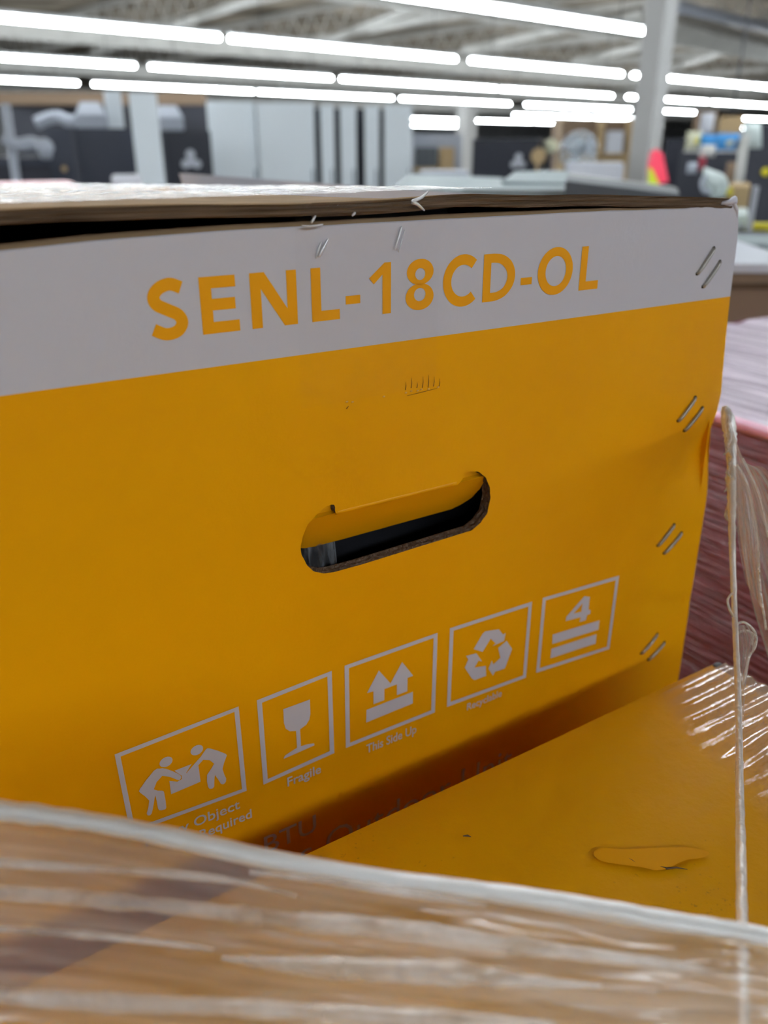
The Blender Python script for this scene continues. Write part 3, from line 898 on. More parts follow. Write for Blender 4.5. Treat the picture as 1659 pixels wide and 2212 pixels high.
# board thickness: inner liner and raw corrugated edge of the handle hole
TH = .0065
k = 0
ev, ef = [], []
hole_d = densify(hole_s, .0015)
n_ = len(hole_d)
for (a, z) in hole_d:
    dy = dent(a, z)
    w_ = .0003 * sin(a * 2600)
    ev += [(a, FY + dy, z), (a + w_, FY + TH * .28 + dy, z + .0005), (a, FY + TH * .55 + dy, z - .0002), (a - w_, FY + TH * .8 + dy, z + .0006), (a, FY + TH + dy, z)]
for i in range(n_):
    j2 = (i + 1) % n_
    for q in range(4):
        ef.append((i * 5 + q, i * 5 + q + 1, j2 * 5 + q + 1, j2 * 5 + q))
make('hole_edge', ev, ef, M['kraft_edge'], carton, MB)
make('inner_liner', [(p[0], p[1] + TH, p[2]) for p in fv], [t_[::-1] for t_ in tris], M['kraft_inner'], carton, MB)
# handle flap pushed in, hinged along the straight upper edge
hingeL, hingeR = Vector((.1570, 0, -.1463)), Vector((.2232, 0, -.1472))
zh = -.1467
fl = [(a, z) for (a, z) in hole_s if z < zh + .0045]
lo = [(a, z) for (a, z) in hole_s]
ang = radians(36)
fvv = []
flap_loop = []
for (a, z) in hole_s:
    flap_loop.append((a, min(z, zh + .0042)))
cl = []
for p in flap_loop:
    if not cl or hypot(p[0] - cl[-1][0], p[1] - cl[-1][1]) > 1e-5:
        cl.append(p)


def fold(a, z, off=0.0):
    L = zh - z
    y = FY + .0012 + max(0, L) * sin(ang) + off * cos(ang) + (0 if L > 0 else .003)
    return (a, y, zh - L * (cos(ang) if L > 0 else .8) + off * sin(ang))


t3 = tessellate_polygon([[Vector((a, z, 0)) for a, z in cl]])
nn = len(cl)
fv3 = [fold(a, z) for a, z in cl] + [fold(a, z, .005) for a, z in cl]


def wind(t_, P):
    a, b, c = (P[i] for i in t_)
    return t_ if (b[0] - a[0]) * (c[1] - a[1]) - (b[1] - a[1]) * (c[0] - a[0]) > 0 else t_[::-1]


ff = [wind(tuple(t_), cl) for t_ in t3] + [tuple(i + nn for i in wind(tuple(t_), cl)[::-1]) for t_ in t3] + [(i, (i + 1) % nn, nn + (i + 1) % nn, nn + i) for i in range(nn)]
M['flap_print'] = mat('flap_print', ORANGE, .45, .3)
o = make('handle_flap', fv3, ff, [M['flap_print'], M['kraft_edge']], carton, MB)
for p in o.data.polygons:
    if p.index >= len(t3):
        p.material_index = 1
# soft creased lip along the hinge
lip = Mesh()
lp, lr = [], []
for k in range(25):
    a = .1572 + (.2225 - .1572) * k / 24
    lp.append((a, FY + .0010, zh + .0004))
lip.tube(lp, .0013, 8).build('fold_lip', M['flap_print'], carton, MB, True)

# other walls of the carton
Mesh().box(CX0, CX0 + TH, FY + TH, BACK, BZ, TOPZ - .008).build('side_panel', M['orange_top'], carton, MB)
sp = [(.4205, BZ), (.4200, -.325), (.4178, -.2545), (.4168, -.1993), (.4143, -.1538), (.4122, -.13), (.4067, -.0748), (.4047, -.0455), (.4007, -.031)]
v, f = [], []
NY = 12
for j in range(NY + 1):
    y = FY + .0005 + (BACK - FY) * j / NY
    for a, z in sp:
        v.append((a + .012 * sin(pi * j / NY) * (-.3), y + dent(.41, z) * (1 if j == 0 else 0), z))
for j in range(NY + 1):
    y = FY + .0005 + (BACK - FY) * j / NY
    for a, z in sp:
        v.append((a - TH + .012 * sin(pi * j / NY) * (-.3), y, z))
ns = len(sp)
for s_ in range(2):
    for j in range(NY):
        for i in range(ns - 1):
            b = s_ * ns * (NY + 1) + j * ns + i
            q = (b, b + 1, b + ns + 1, b + ns)
            f.append(q if s_ else q[::-1])
make('side_panel', v, f, M['print'], carton, MB, True)
Mesh().box(CX0, .42, BACK, BACK + TH, BZ, TOPZ - .02).build('rear_panel', M['orange_top'], carton, MB)
Mesh().box(CX0, .42, FY + TH, BACK, BZ, BZ + TH).build('bottom_panel', M['kraft_inner'], carton, MB)

# rim where the face folds over into the inner flap
v, f = [], []
rim = [(CX0 + (.395 - CX0) * k / 60, 0) for k in range(61)]


def topz(a):
    pts = outer[:10]
    for (x1, z1), (x2, z2) in zip(pts, pts[1:]):
        if x1 <= a <= x2:
            return z1 + (z2 - z1) * (a - x1) / (x2 - x1)
    return pts[-1][1]


for i, (a, _) in enumerate(rim):
    z = topz(a)
    wv = .0005 * noise.noise(Vector((a * 60, 1, 0)))
    for (dy, dz) in ((0, 0), (.0006, .0004 + wv * .5), (.002, .0013 + wv), (.006, .0018), (.030, -.004)):
        v.append((a, FY + dy, z + dz))
for i in range(60):
    for q in range(4):
        f.append((i * 5 + q, (i + 1) * 5 + q, (i + 1) * 5 + q + 1, i * 5 + q + 1))
o = make('folded_rim', v, f, [M['ink_white'], M['kraft']], carton, MB, True)
for p in o.data.polygons:
    p.material_index = 0 if p.index % 4 == 0 else 1


# top flaps: corrugated board, wavy front edge
def top_flap(x0, x1, zfun, rear_drop, label=None, edge=.0042, front=-.001, name='top_flap'):
    n, ny = 60, 10
    v, f, fm = [], [], []
    for j in range(ny + 1):
        t_ = j / ny
        y = FY + front + (BACK - FY - front) * t_ ** 1.6
        for i in range(n + 1):
            a = x0 + (x1 - x0) * i / n
            z = zfun(a) - rear_drop * (y - FY) / (BACK - FY) + .0006 * noise.noise(Vector((a * 25, y * 12, 3)))
            yy = y + (.0008 * noise.noise(Vector((a * 90, 7, 1))) if j == 0 else 0)
            v.append((a, yy, z))
    K = (n + 1) * (ny + 1)
    # edge layers: two flutes with liners between
    L = 5
    for q in range(1, L + 1):
        for i in range(n + 1):
            a, y, z = v[i]
            v.append((a, y + (.0006 if q % 2 else 0) + .0003 * noise.noise(Vector((a * 300, q, 2))), z - edge * q / L))
    lower0 = len(v)
    for i in range(n + 1):
        a, y, z = v[i]
        v.append((a, y + .25, z - edge - .25 * rear_drop / (BACK - FY)))
    for j in range(ny):
        for i in range(n):
            b = j * (n + 1) + i
            f.append((b, b + 1, b + n + 2, b + n + 1)); fm.append(0)
    prev = 0
    for q in range(1, L + 1):
        cur = K + (q - 1) * (n + 1)
        for i in range(n):
            f.append((prev + i, cur + i, cur + i + 1, prev + i + 1)); fm.append(1)
        prev = cur
    for i in range(n):
        f.append((prev + i, lower0 + i, lower0 + i + 1, prev + i + 1)); fm.append(1)
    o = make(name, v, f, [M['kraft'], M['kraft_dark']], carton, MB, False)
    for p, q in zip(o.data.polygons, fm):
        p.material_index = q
        p.use_smooth = q == 0
    return o


top_flap(CX0, .190, lambda a: -.0178 - .0012 * max(0, 1 - abs(a - .16) / .06) + .0004 * sin(a * 30), .022)
top_flap(.150, .3955, lambda a: -.0190 + .0012 * exp(-((a - .22) / .03) ** 2) - .0052 * max(0, (a - .27) / .125) ** 1.3, .060, edge=.0050, front=-.0004)
# short inner flap seen dark inside the gap
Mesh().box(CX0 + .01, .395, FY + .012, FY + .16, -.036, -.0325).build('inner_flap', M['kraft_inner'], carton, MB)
# crumpled corner at the right end of the top edge
cr = Mesh()
cr.tube([(.386, FY - .0002, -.0262), (.3915, FY - .0012, -.0258), (.3945, FY - .0014, -.0245), (.3975, FY - .0005, -.0262)], [.0008, .0015, .0019, .0008], 8)
cr.tube([(.3945, FY - .0005, -.0250), (.4002, FY + .0005, -.0300), (.4028, FY + .001, -.037)], [.0012, .0012, .0006], 8)
cr.build('crumpled_corner', M['ink_white'], carton, MB, True)


# ---- print: letters, icons, captions (thin ink layers on the face)
def ink(name, loops_list, material, y=-.00018, label=None):
    v, f = [], []
    for loops in loops_list:
        pts = [[Vector((a, z, 0)) for a, z in lp] for lp in loops]
        tt = tessellate_polygon(pts)
        flat = [p for lp in pts for p in lp]
        k = len(v)
        P = [(p.x, p.y) for p in flat]
        v += [(p.x, FY + y + dent(p.x, p.y), p.y) for p in flat]
        f += [tuple(i + k for i in wind(tuple(t_), P)) for t_ in tt]
    o = make(name, v, f, material, carton, MB)
    if label:
        o['label'] = label
    return o


def mm(key, cut=None):
    return [(a / 1000, z / 1000) for a, z in SH[key]]


def stroke(pts, w, n=8):
    c = catmull([(a, z, 0) for a, z in pts], n)
    L, R_ = [], []
    for i, p in enumerate(c):
        t_ = (c[min(i + 1, len(c) - 1)] - c[max(i - 1, 0)]).normalized()
        nrm = Vector((-t_.y, t_.x, 0)) * w / 2
        L.append((p.x + nrm.x, p.y + nrm.y)); R_.append((p.x - nrm.x, p.y - nrm.y))
    return L + R_[::-1]


def ell(cx, cz, rx, rz_, n=48, p=2.0):
    o = []
    for k in range(n):
        a = 2 * pi * k / n
        c, s_ = cos(a), sin(a)
        o.append((cx + rx * math.copysign(abs(c) ** (2 / p), c), cz + rz_ * math.copysign(abs(s_) ** (2 / p), s_)))
    return o


T_, B_ = -.0421, -.0625
h_ = T_ - B_
MIDZ = (T_ + B_) / 2
letters = []
letters.append([stroke(mm('S'), .0044)])


def letE(x0, x1, st):
    b = .0042
    return [(x0, T_), (x1 - .0008, T_), (x1 - .0008, T_ - b), (x0 + st, T_ - b), (x0 + st, MIDZ + b / 2 + .0002), (x1 - .0012, MIDZ + b / 2 + .0002), (x1 - .0012, MIDZ - b / 2 + .0002), (x0 + st, MIDZ - b / 2 + .0002), (x0 + st, B_ + b), (x1, B_ + b), (x1, B_), (x0, B_)]


letters.append([letE(.1036, .1182, .0045)])
letters.append([[(.1231, T_), (.1290, T_), (.1380, -.0561), (.1380, T_), (.1422, T_), (.1422, B_), (.1366, B_), (.1274, -.0481), (.1274, B_), (.1231, B_)]])
letters.append([[(.1484, T_), (.1526, T_), (.1526, -.0585), (.1608, -.0585), (.1608, B_), (.1484, B_)]])
letters.append([[(.1636, -.0538), (.1703, -.0538), (.1703, -.0571), (.1636, -.0571)]])
letters.append([[(.1818, T_), (.1849, T_), (.1849, B_), (.1808, B_), (.1808, -.0468), (.1767, -.0503), (.1745, -.0478)]])
letters.append([ell(.1993, -.0470, .0067, .0052), ell(.1993, -.0479, .0025, .0024)])
letters.append([ell(.1992, -.0571, .0071, .0055), ell(.1992, -.0562, .0029, .0027)])
cc = [(.2217 + .0085 * cos(radians(a)), MIDZ + .0088 * sin(radians(a))) for a in range(48, 313, 12)]
letters.append([stroke(cc, .0043, 3)])
dO = [(.2326, T_), (.2380, T_), (.2432, -.0428), (.2478, -.0455), (.2503, -.0495), (.2506, -.0535), (.2491, -.0572), (.2455, -.0606), (.2410, -.0622), (.2375, B_), (.2326, B_)]
dI = [(.2368, -.0459), (.2385, -.0459), (.2418, -.0465), (.2448, -.0487), (.2462, -.0515), (.2458, -.0545), (.2440, -.0570), (.2410, -.0584), (.2385, -.0587), (.2368, -.0587)]


def roundpart(pts, i0, i1):
    seg = catmull([(a, z, 0) for a, z in pts[i0:i1]], 5)
    return pts[:i0] + [(p.x, p.y) for p in seg] + pts[i1:]


letters.append([roundpart(dO, 1, 10), roundpart(dI, 1, 9)])
letters.append([[(.2542, -.0536), (.2608, -.0536), (.2608, -.0568), (.2542, -.0568)]])
letters.append([ell(.2749, MIDZ + .0002, .0108, .0107, 64), ell(.2751, MIDZ + .0002, .0063, .0067, 64)])
letters.append([[(.2906, T_), (.2948, T_), (.2948, -.0582), (.3030, -.0582), (.3030, B_ + .0003), (.2906, B_ + .0003)]])
ink('printed_lettering', letters, M['ink_orange'], label='large orange letters and digits reading SENL-18CD-OL')


def frame_ink(key, w=.0024):
    P = mm(key)
    cx = sum(p[0] for p in P) / 4; cz = sum(p[1] for p in P) / 4
    I = [(p[0] - math.copysign(w, p[0] - cx), p[1] - math.copysign(w * .95, p[1] - cz)) for p in P]
    return [P, I]


def sm(key, n=3):
    return [(p.x, p.y) for p in catmull([(a, z, 0) for a, z in mm(key)], n, True)]


ink('handling_icon', [frame_ink('f1', .0022), [ell(.0697, -.2442, .0029, .0026, 20)], [ell(.0837, -.2440, .0029, .0026, 20)], [sm('w1body', 2)], [mm('w1box')], [sm('w2body', 2)]], M['ink_white'], label='white icon of two people lifting a box')
gl = [(.1262, -.2391), (.1401, -.2391), (.1400, -.2475), (.1393, -.2505), (.1375, -.2528), (.1342, -.2541), (.1342, -.2642), (.1374, -.2645), (.1412, -.2655), (.1414, -.2668), (.1332, -.2673), (.1248, -.2676), (.1256, -.2660), (.1290, -.2650), (.1321, -.2642), (.1321, -.2541), (.1289, -.2530), (.1268, -.2505), (.1261, -.2470)]
ink('handling_icon', [frame_ink('f2'), [gl]], M['ink_white'], label='white wine glass icon')
ar = [(.1716, -.2477), (.1785, -.2368), (.1854, -.2472), (.1923, -.2368), (.1992, -.2477), (.1957, -.2477), (.1957, -.2559), (.1893, -.2559), (.1893, -.2492), (.1817, -.2492), (.1817, -.2559), (.1753, -.2559), (.1753, -.2480)]
ink('handling_icon', [frame_ink('f3'), [mm('upbar')], [ar]], M['ink_white'], label='white icon of two upward arrows')
ink('handling_icon', [frame_ink('f4'), [mm('rec1')], [mm('rec2a')], [mm('rec3')]], M['ink_white'], label='white recycling triangle icon')
ink('handling_icon', [frame_ink('f5'), [mm('four'), mm('fouri')], [mm('b5a')], [mm('b5b')]], M['ink_white'], label='white stacking icon with the digit 4 over two bars')


def caption(name, text, a0, zbase, size, material, label=None, slant=0.0, fit=None, bold=.0):
    cu = bpy.data.curves.new('tmp', 'FONT')
    cu.body = text
    cu.size = 1.0
    cu.resolution_u = 3
    cu.offset = bold
    ob = bpy.data.objects.new('tmp', cu)
    COL.objects.link(ob)
    dg = bpy.context.evaluated_depsgraph_get()
    dg.update()
    me = bpy.data.meshes.new_from_object(ob.evaluated_get(dg))
    vs = [v.co.copy() for v in me.vertices]
    fs = [tuple(p.vertices) for p in me.polygons]
    bpy.data.objects.remove(ob)
    bpy.data.meshes.remove(me)
    bpy.data.curves.remove(cu)
    xm = max(v.x for v in vs)
    sx = (fit / xm) if fit else size
    o = make(name, [(a0 + v.x * sx, FY - .0002, zbase + v.y * size + slant * v.x * sx) for v in vs], fs, material, carton, MB)
    if label:
        o['label'] = label
    return o


caption('printed_caption', 'Heavy Object', .0555, -.2862, .0078, M['ink_white'], 'small white words Heavy Object', fit=.0455, bold=.01)
caption('printed_caption', 'Required', .0800, -.2948, .0078, M['ink_white'], 'small white word Required', fit=.0265, bold=.01)
caption('printed_caption', 'Fragile', .1255, -.2852, .0078, M['ink_white'], 'small white word Fragile', fit=.0190, bold=.01)
caption('printed_caption', 'This Side Up', .1708, -.2850, .0078, M['ink_white'], 'small white words This Side Up', fit=.0310, bold=.01)
caption('printed_caption', 'Recyclable', .2352, -.2843, .0066, M['ink_white'], 'small white word Recyclable', fit=.0250, bold=.01)
caption('printed_words', 'BTU', .1105, -.3215, .0160, M['ink_white'], 'white capitals BTU in the shadow', fit=.0300, bold=.008)
caption('printed_words', 's Outdoor Unit', .1300, -.3408, .0230, M['ink_white'], 'white words Outdoor Unit in the shadow', fit=.1420)

# staples
for (x1, z1, x2, z2) in ((.3859, -.0484, .3756, -.0607), (.3927, -.0557, .3819, -.0678), (.3888, -.1293, .3774, -.1413), (.3960, -.1364, .3843, -.1483),
                         (.3894, -.2093, .3769, -.2200), (.3973, -.2167, .3838, -.2270), (.3894, -.2868, .3765, -.2970), (.3980, -.2961, .3844, -.3046)):
    pts = []
    for k in range(9):
        t_ = k / 8
        a, z = x1 + (x2 - x1) * t_, z1 + (z2 - z1) * t_
        pts.append((a, FY + dent(a, z) - .0009 * sin(pi * t_) ** .5 - .0001, z + .0004 * sin(pi * t_)))
    st_ = Mesh().tube(pts, .00105, 8).build('staple', M['staple'], carton, MB, True)
    hz = Mesh()
    for (a, z) in ((x1, z1), (x2, z2)):
        hz.ball((a, FY + dent(a, z), z + .0002), .0013, sy=.3, sz=.8, seg=10)
    t_ = hz.build('puncture', M['staple_hole'], None, MB)
    # sub-part of the staple
    o = t_
    o.parent = st_
    o.matrix_world = Matrix.Identity(4)
    o.data.transform((carton.matrix_world.inverted() @ MB)) if False else None
    for v_ in o.data.vertices:
        v_.co = carton.matrix_world.inverted() @ v_.co
    o.matrix_parent_inverse = Matrix.Identity(4)
    o.matrix_basis = Matrix.Identity(4)

# scuffs left by something dragged over the print, then their highlights as pale painted dots
sc = Mesh()
for (a, z, h2) in ((.1925, -.0962, .0035), (.1955, -.0958, .0045), (.1985, -.0962, .0025), (.2015, -.0965, .0050), (.2045, -.0968, .0055), (.2075, -.0968, .0045), (.2105, -.0972, .0035)):
    sc.tube([(a, FY - .0001, z), (a + .0003, FY - .0002, z + h2 * .5), (a + .0002, FY - .0001, z + h2)], [.00022, .00016, .00006], 5)
sc.tube([(.1935, FY, -.0990), (.2000, FY - .0001, -.0986), (.2095, FY, -.0980)], [.0001, .00018, .0001], 5)
sc.tube([(.1630, FY, -.1000), (.1641, FY - .0001, -.0990)], [.0003, .0001], 5)
sc.build('scuff_and_highlight', M['scuff'], carton, MB)
sl = Mesh()
for (a, z) in ((.1928, -.0975), (.1956, -.0972), (.1990, -.0975), (.2010, -.0972), (.2048, -.0976), (.2100, -.0975), (.1815, -.0975), (.1660, -.0975), (.1633, -.0970)):
    sl.ball((a, FY - .0001, z), .0007, sy=.35, sz=.6, seg=8)
sl.build('scuff_and_highlight', M['scuff_highlight'], carton, MB, True)

# clear packing tape over the seam and down the face
M['tape'] = film_mat('clear_tape', tint=(.8, .8, .8), haze=(.0, .008), scale=(6, 40, 1), rough=.12, bump=.15, gloss=.008, clear=(.995, .995, .995))
v, f, uv = [], [], []
prof = [(.30, -.0265), (.05, -.0185), (.012, -.0174), (-.0016, -.0176), (-.0024, -.0200), (-.0018, -.0240), (-.0010, -.0280), (-.0006, -.034), (-.0005, -.05), (-.0005, -.07), (-.0005, -.0965)]
NX = 28
for i in range(NX + 1):
    a = .1418 + (.2085 - .1418) * i / NX
    for j, (dy, z) in enumerate(prof):
        cr_ = .0007 * noise.noise(Vector((a * 220 + z * 200, j * .7, 2))) if 3 <= j <= 7 else 0
        v.append((a + .0022 * (j in (4, 5, 6)) * (i / NX), FY + dy - abs(cr_) * 1.3, z + cr_ * .6))
        uv.append((i / NX, j / 10))
np_ = len(prof)
for i in range(NX):
    for j in range(np_ - 1):
        f.append((i * np_ + j, i * np_ + j + 1, (i + 1) * np_ + j + 1, (i + 1) * np_ + j))
make('packing_tape', v, f, M['tape'], carton, MB, True, uvs=uv)
# crinkles in the tape, their highlights put in as white film
M['crinkle_glint'] = film_mat('tape_crinkle_glint', tint=(.95, .95, 1.0), haze=(.7, 1), scale=(3, 3, 3), rough=.3, bump=.3, gloss=.6)
ck = Mesh()
for pts, r in (([(.2010, -.0155), (.1975, -.0180), (.1930, -.0195), (.1955, -.0205), (.1990, -.0230)], .0007), ([(.1560, -.0315), (.1538, -.0350), (.1518, -.0380)], .0007), ([(.1530, -.0325), (.1515, -.0360), (.1505, -.0385)], .0004),
               ([(.1895, -.0285), (.1880, -.0330), (.1862, -.0375)], .0005), ([(.1908, -.0300), (.1895, -.0345), (.1880, -.0385)], .0003), ([(.1500, -.0230), (.1480, -.0255)], .0005), ([(.1655, -.0238), (.1670, -.0225)], .0005), ([(.1440, -.0262), (.1480, -.0266), (.1530, -.0262)], .0004)):
    c3 = catmull([(a, FY - .0028 if z > -.028 else FY - .0009, z) for a, z in pts], 4)
    ck.tube(c3, [r * (sin(pi * (k + .3) / (len(c3) + .3)) ** .6 + .05) for k in range(len(c3))], 6)
o = ck.build('tape_crease_glint', M['crinkle_glint'], carton, MB, True)

# what shows through the hole: black wrapped unit and a clear bag
t = thing('wrapped_unit', 'black wrapped appliance seen dark through the handle hole', 'appliance', (.15, FY + .30, BZ + .0065), MB)
Mesh().box(CX0 + .03, .39, FY + .055, BACK - .05, BZ + .0065, -.06, .01).build('shell', M['black_wrap'], t, MB)
M['bag'] = film_mat('bag_film', tint=(.8, .83, .9), haze=(.02, .8), scale=(4, 1.5, 1), rough=.25, bump=2.0, gloss=.3, fade=.3)
v, f, uv = [], [], []
NB = 24
for i in range(NB + 1):
    for j in range(NB + 1):
        a = .146 + .022 * i / NB; z = -.150 - .045 * j / NB
        y = FY + .022 + .004 * noise.noise(Vector((a * 160, z * 40, 5))) - .004 * sin(pi * i / NB)
        v.append((a, y, z)); uv.append((i / NB, j / NB))
for i in range(NB):
    for j in range(NB):
        b = i * (NB + 1) + j
        f.append((b, b + 1, b + NB + 2, b + NB + 1))
o = make('plastic_bag', v, f, M['bag'], None, MB, True, uvs=uv)
tag(o, 'crumpled clear plastic bag inside the handle hole', 'bag')

# ---- glossy film lying over the left top flap
M['top_film'] = film_mat('top_film', tint=(.90, .92, .95), haze=(.0, .5), scale=(5, 5, 1), rough=.2, bump=.9, gloss=.18)
v, f, uv = [], [], []
NX, NY = 90, 26
for i in range(NX + 1):
    s_ = i / NX
    a = -.12 + (.245 + .12) * s_
    for j in range(NY + 1):
        t_ = j / NY
        y = FY + .004 + (.008 if s_ > .8 else 0) + (.55) * t_ ** 1.7
        base = -.0172 - .022 * (y - FY) / (BACK - FY) if a < .19 else -.0172 - .03 * (y - FY)
        lump = .0016 * noise.noise(Vector((a * 45, y * 35, 9))) + .0012 * noise.noise(Vector((a * 140, y * 60, 4))) + .0035 * max(0, noise.noise(Vector((a * 9, y * 4, 12)))) * t_
        v.append((a, y, base + .0014 + abs(lump) * min(1, .25 + t_ * 5)))
        uv.append((s_ * 8, t_ * 6))
for i in range(NX):
    for j in range(NY):
        b = i * (NY + 1) + j
        f.append((b, b + NY + 1, b + NY + 2, b + 1))
o = make('stretch_film', v, f, M['top_film'], None, MB, True, uvs=uv)
tag(o, 'crinkled glossy clear film lying on the open top of the big carton', 'film')

# ================================================================== LOW FRONT CARTON
Z2 = -.277
front = thing('shipping_carton', 'low orange carton in front, its scuffed top seen from above', 'carton', (.12, -.17, MID), MB)
v, f = [], []
NX, NY = 60, 70
X0, X1, Y0, Y1 = -.135, .3795, -.58, .2415
for i in range(NX + 1):
    for j in range(NY + 1):
        a = X0 + (X1 - X0) * i / NX
        y = Y0 + (Y1 - Y0) * j / NY
        e = min(a - X0, X1 - a, Y1 - y, y - Y0)
        z = Z2 - .0016 * exp(-e / .004) + .0008 * noise.noise(Vector((a * 9, y * 9, 2)))
        z -= .0012 * exp(-((a - .245) / .02) ** 2 - ((y - .145 + (a - .245) * .7) / .006) ** 2)
        v.append((a, y, z))
for i in range(NX):
    for j in range(NY):
        b = i * (NY + 1) + j
        f.append((b, b + NY + 1, b + NY + 2, b + 1))
# dirty print of the lid
md = M['lid'] = mat('lid_print', (0.80, 0.375, 0.001), .5, .15, bump=.10, bscale=70)
nt = md.node_tree
tc = nt.nodes.new('ShaderNodeTexCoord')
nz = nt.nodes.new('ShaderNodeTexNoise'); nz.inputs['Scale'].default_value = 420; nz.inputs['Detail'].default_value = 2
nb = nt.nodes.new('ShaderNodeTexNoise'); nb.inputs['Scale'].default_value = 9; nb.inputs['Detail'].default_value = 3
nt.links.new(tc.outputs['Object'], nz.inputs['Vector']); nt.links.new(tc.outputs['Object'], nb.inputs['Vector'])
ad = nt.nodes.new('ShaderNodeMath'); ad.operation = 'MULTIPLY'
nt.links.new(nz.outputs['Fac'], ad.inputs[0]); nt.links.new(nb.outputs['Fac'], ad.inputs[1])
rp = nt.nodes.new('ShaderNodeValToRGB')
rp.color_ramp.elements[0].position = .385; rp.color_ramp.elements[0].color = (0, 0, 0, 1)
rp.color_ramp.elements[1].position = .50; rp.color_ramp.elements[1].color = (.7, .7, .7, 1)
nt.links.new(ad.outputs[0], rp.inputs[0])
mx = nt.nodes.new('ShaderNodeMix'); mx.data_type = 'RGBA'
nt.links.new(rp.outputs[0], mx.inputs['Factor'])
mx.inputs['A'].default_value = (0.76, 0.37, 0.001, 1)
mx.inputs['B'].default_value = (0.30, 0.17, 0.02, 1)
nt.links.new(mx.outputs['Result'], nt.nodes['Principled BSDF'].inputs['Base Color'])
make('lid', v, f, md, front, MB, True)
Mesh().box(X0, X1, Y1 - .006, Y1, MID, Z2 - .002).build('rear_panel', M['orange_top'], front, MB)
Mesh().box(X1 - .006, X1, Y0, Y1 - .006, MID, Z2 - .002).build('side_panel', M['orange_top'], front, MB)
Mesh().box(X0, X0 + .006, Y0, Y1 - .006, MID, Z2 - .002).build('side_panel', M['orange_top'], front, MB)
Mesh().box(X0 + .006, X1 - .006, Y0, Y0 + .006, MID, Z2 - .002).build('front_panel', M['orange_top'], front, MB)
# raised paper edge and scrape on the lid
def lidpt(px, py, dz=0.0):
    r = at(px, py, 1.0) - Vector((0, 0, EYE))
    p = r * (Z2 + dz) / r.z
    q = MB.inverted() @ (p + Vector((0, 0, EYE)))
    return (q.x, q.y, q.z)
sc = Mesh()
loop = [(1282, 1842), (1300, 1832), (1345, 1834), (1400, 1832), (1480, 1830), (1530, 1840), (1520, 1852), (1480, 1858), (1450, 1872), (1420, 1880), (1380, 1872), (1330, 1866), (1295, 1858)]
L3 = [Vector(p) for p in catmull([lidpt(x_, y_, .0012) for x_, y_ in loop], 3, True)]
tt = tessellate_polygon([L3])
P_ = [(p.x, p.y) for p in L3]
make('scrape', [tuple(p) for p in L3], [wind(tuple(t_), P_) for t_ in tt], mat('scrape', (0.80, 0.37, .001), .5, .15), front, MB)
sc = Mesh()
sc.tube([lidpt(x_, y_, .001) for x_, y_ in ((1420, 1870), (1440, 1876), (1462, 1874), (1485, 1878))], [.0001, .0005, .0004, .0001], 5)
sc.tube([lidpt(x_, y_, .001) for x_, y_ in ((1348, 1848), (1365, 1858), (1385, 1872))], [.0001, .0003, .0001], 5)
sc.tube([lidpt(x_, y_, .001) for x_, y_ in ((1000, 1806), (1010, 1805), (1018, 1808))], [.0002, .0005, .0001], 5)
sc.build('scratch', M['kraft_dark'], front, MB)
# torn dark chip at the corner
ch = Mesh().ball(lidpt(1550, 1436, -.001), .0022, sx=1.6, sz=.2, seg=10)
ch.build('torn_corner', M['slate'], front, MB, True)

# ================================================================== FILM OVER THE FRONT CARTON'S CORNER
M['corner_film'] = film_mat('corner_film', tint=(.95, .82, .70), haze=(.22, .46), scale=(2.0, 9, 1), rough=.13, bump=.3, gloss=.2, fade=.35)
v, f, uv = [], [], []
NX, NY = 50, 150
for i in range(NX + 1):
    s_ = i / NX
    for j in range(NY + 1):
        t_ = j / NY
        y = .236 - .30 * t_
        left = .322 - .035 * min(1, t_ * 3) + .012 * noise.noise(Vector((t_ * 6, 1, 1)))
        a = left + (.3835 - left) * min(1, s_ / .8)
        z = Z2 + .0012 + .0014 * (sin(y * 2 * pi / .0095 + a * 20 + 1.5 * noise.noise(Vector((y * 30, a * 20, 0)))) * .5 + .5) * min(1, s_ * 4) * (1 if t_ < .45 else max(.3, 1 - (t_ - .45) * 3))
        if s_ > .8:
            z -= .06 * (s_ - .8) / .2
            a += .001
        v.append((a, y, z)); uv.append((s_, t_ * 3))
for i in range(NX):
    for j in range(NY):
        b = i * (NY + 1) + j
        f.append((b, b + 1, b + NY + 2, b + NY + 1))
o = make('stretch_film', v, f, M['corner_film'], None, MB, True, uvs=uv)
tag(o, 'ridged shiny film stretched over the right corner of the low front carton', 'film')

# ================================================================== FOREGROUND FILM with its rolled edge
roll_px = [(-260, 1735, 20), (-60, 1742, 22), (0, 1751, 23), (110, 1763, 21), (230, 1781, 20), (400, 1815, 21), (550, 1850, 21), (700, 1876, 19), (830, 1897, 18), (980, 1917, 19), (1130, 1938, 21), (1300, 1966, 22), (1450, 1992, 22), (1560, 2010, 22), (1659, 2030, 23), (1800, 2062, 24), (1950, 2100, 24)]


def rdepth(px):
    return .232 - .034 * max(0, min(1, (px + 200) / 2100))


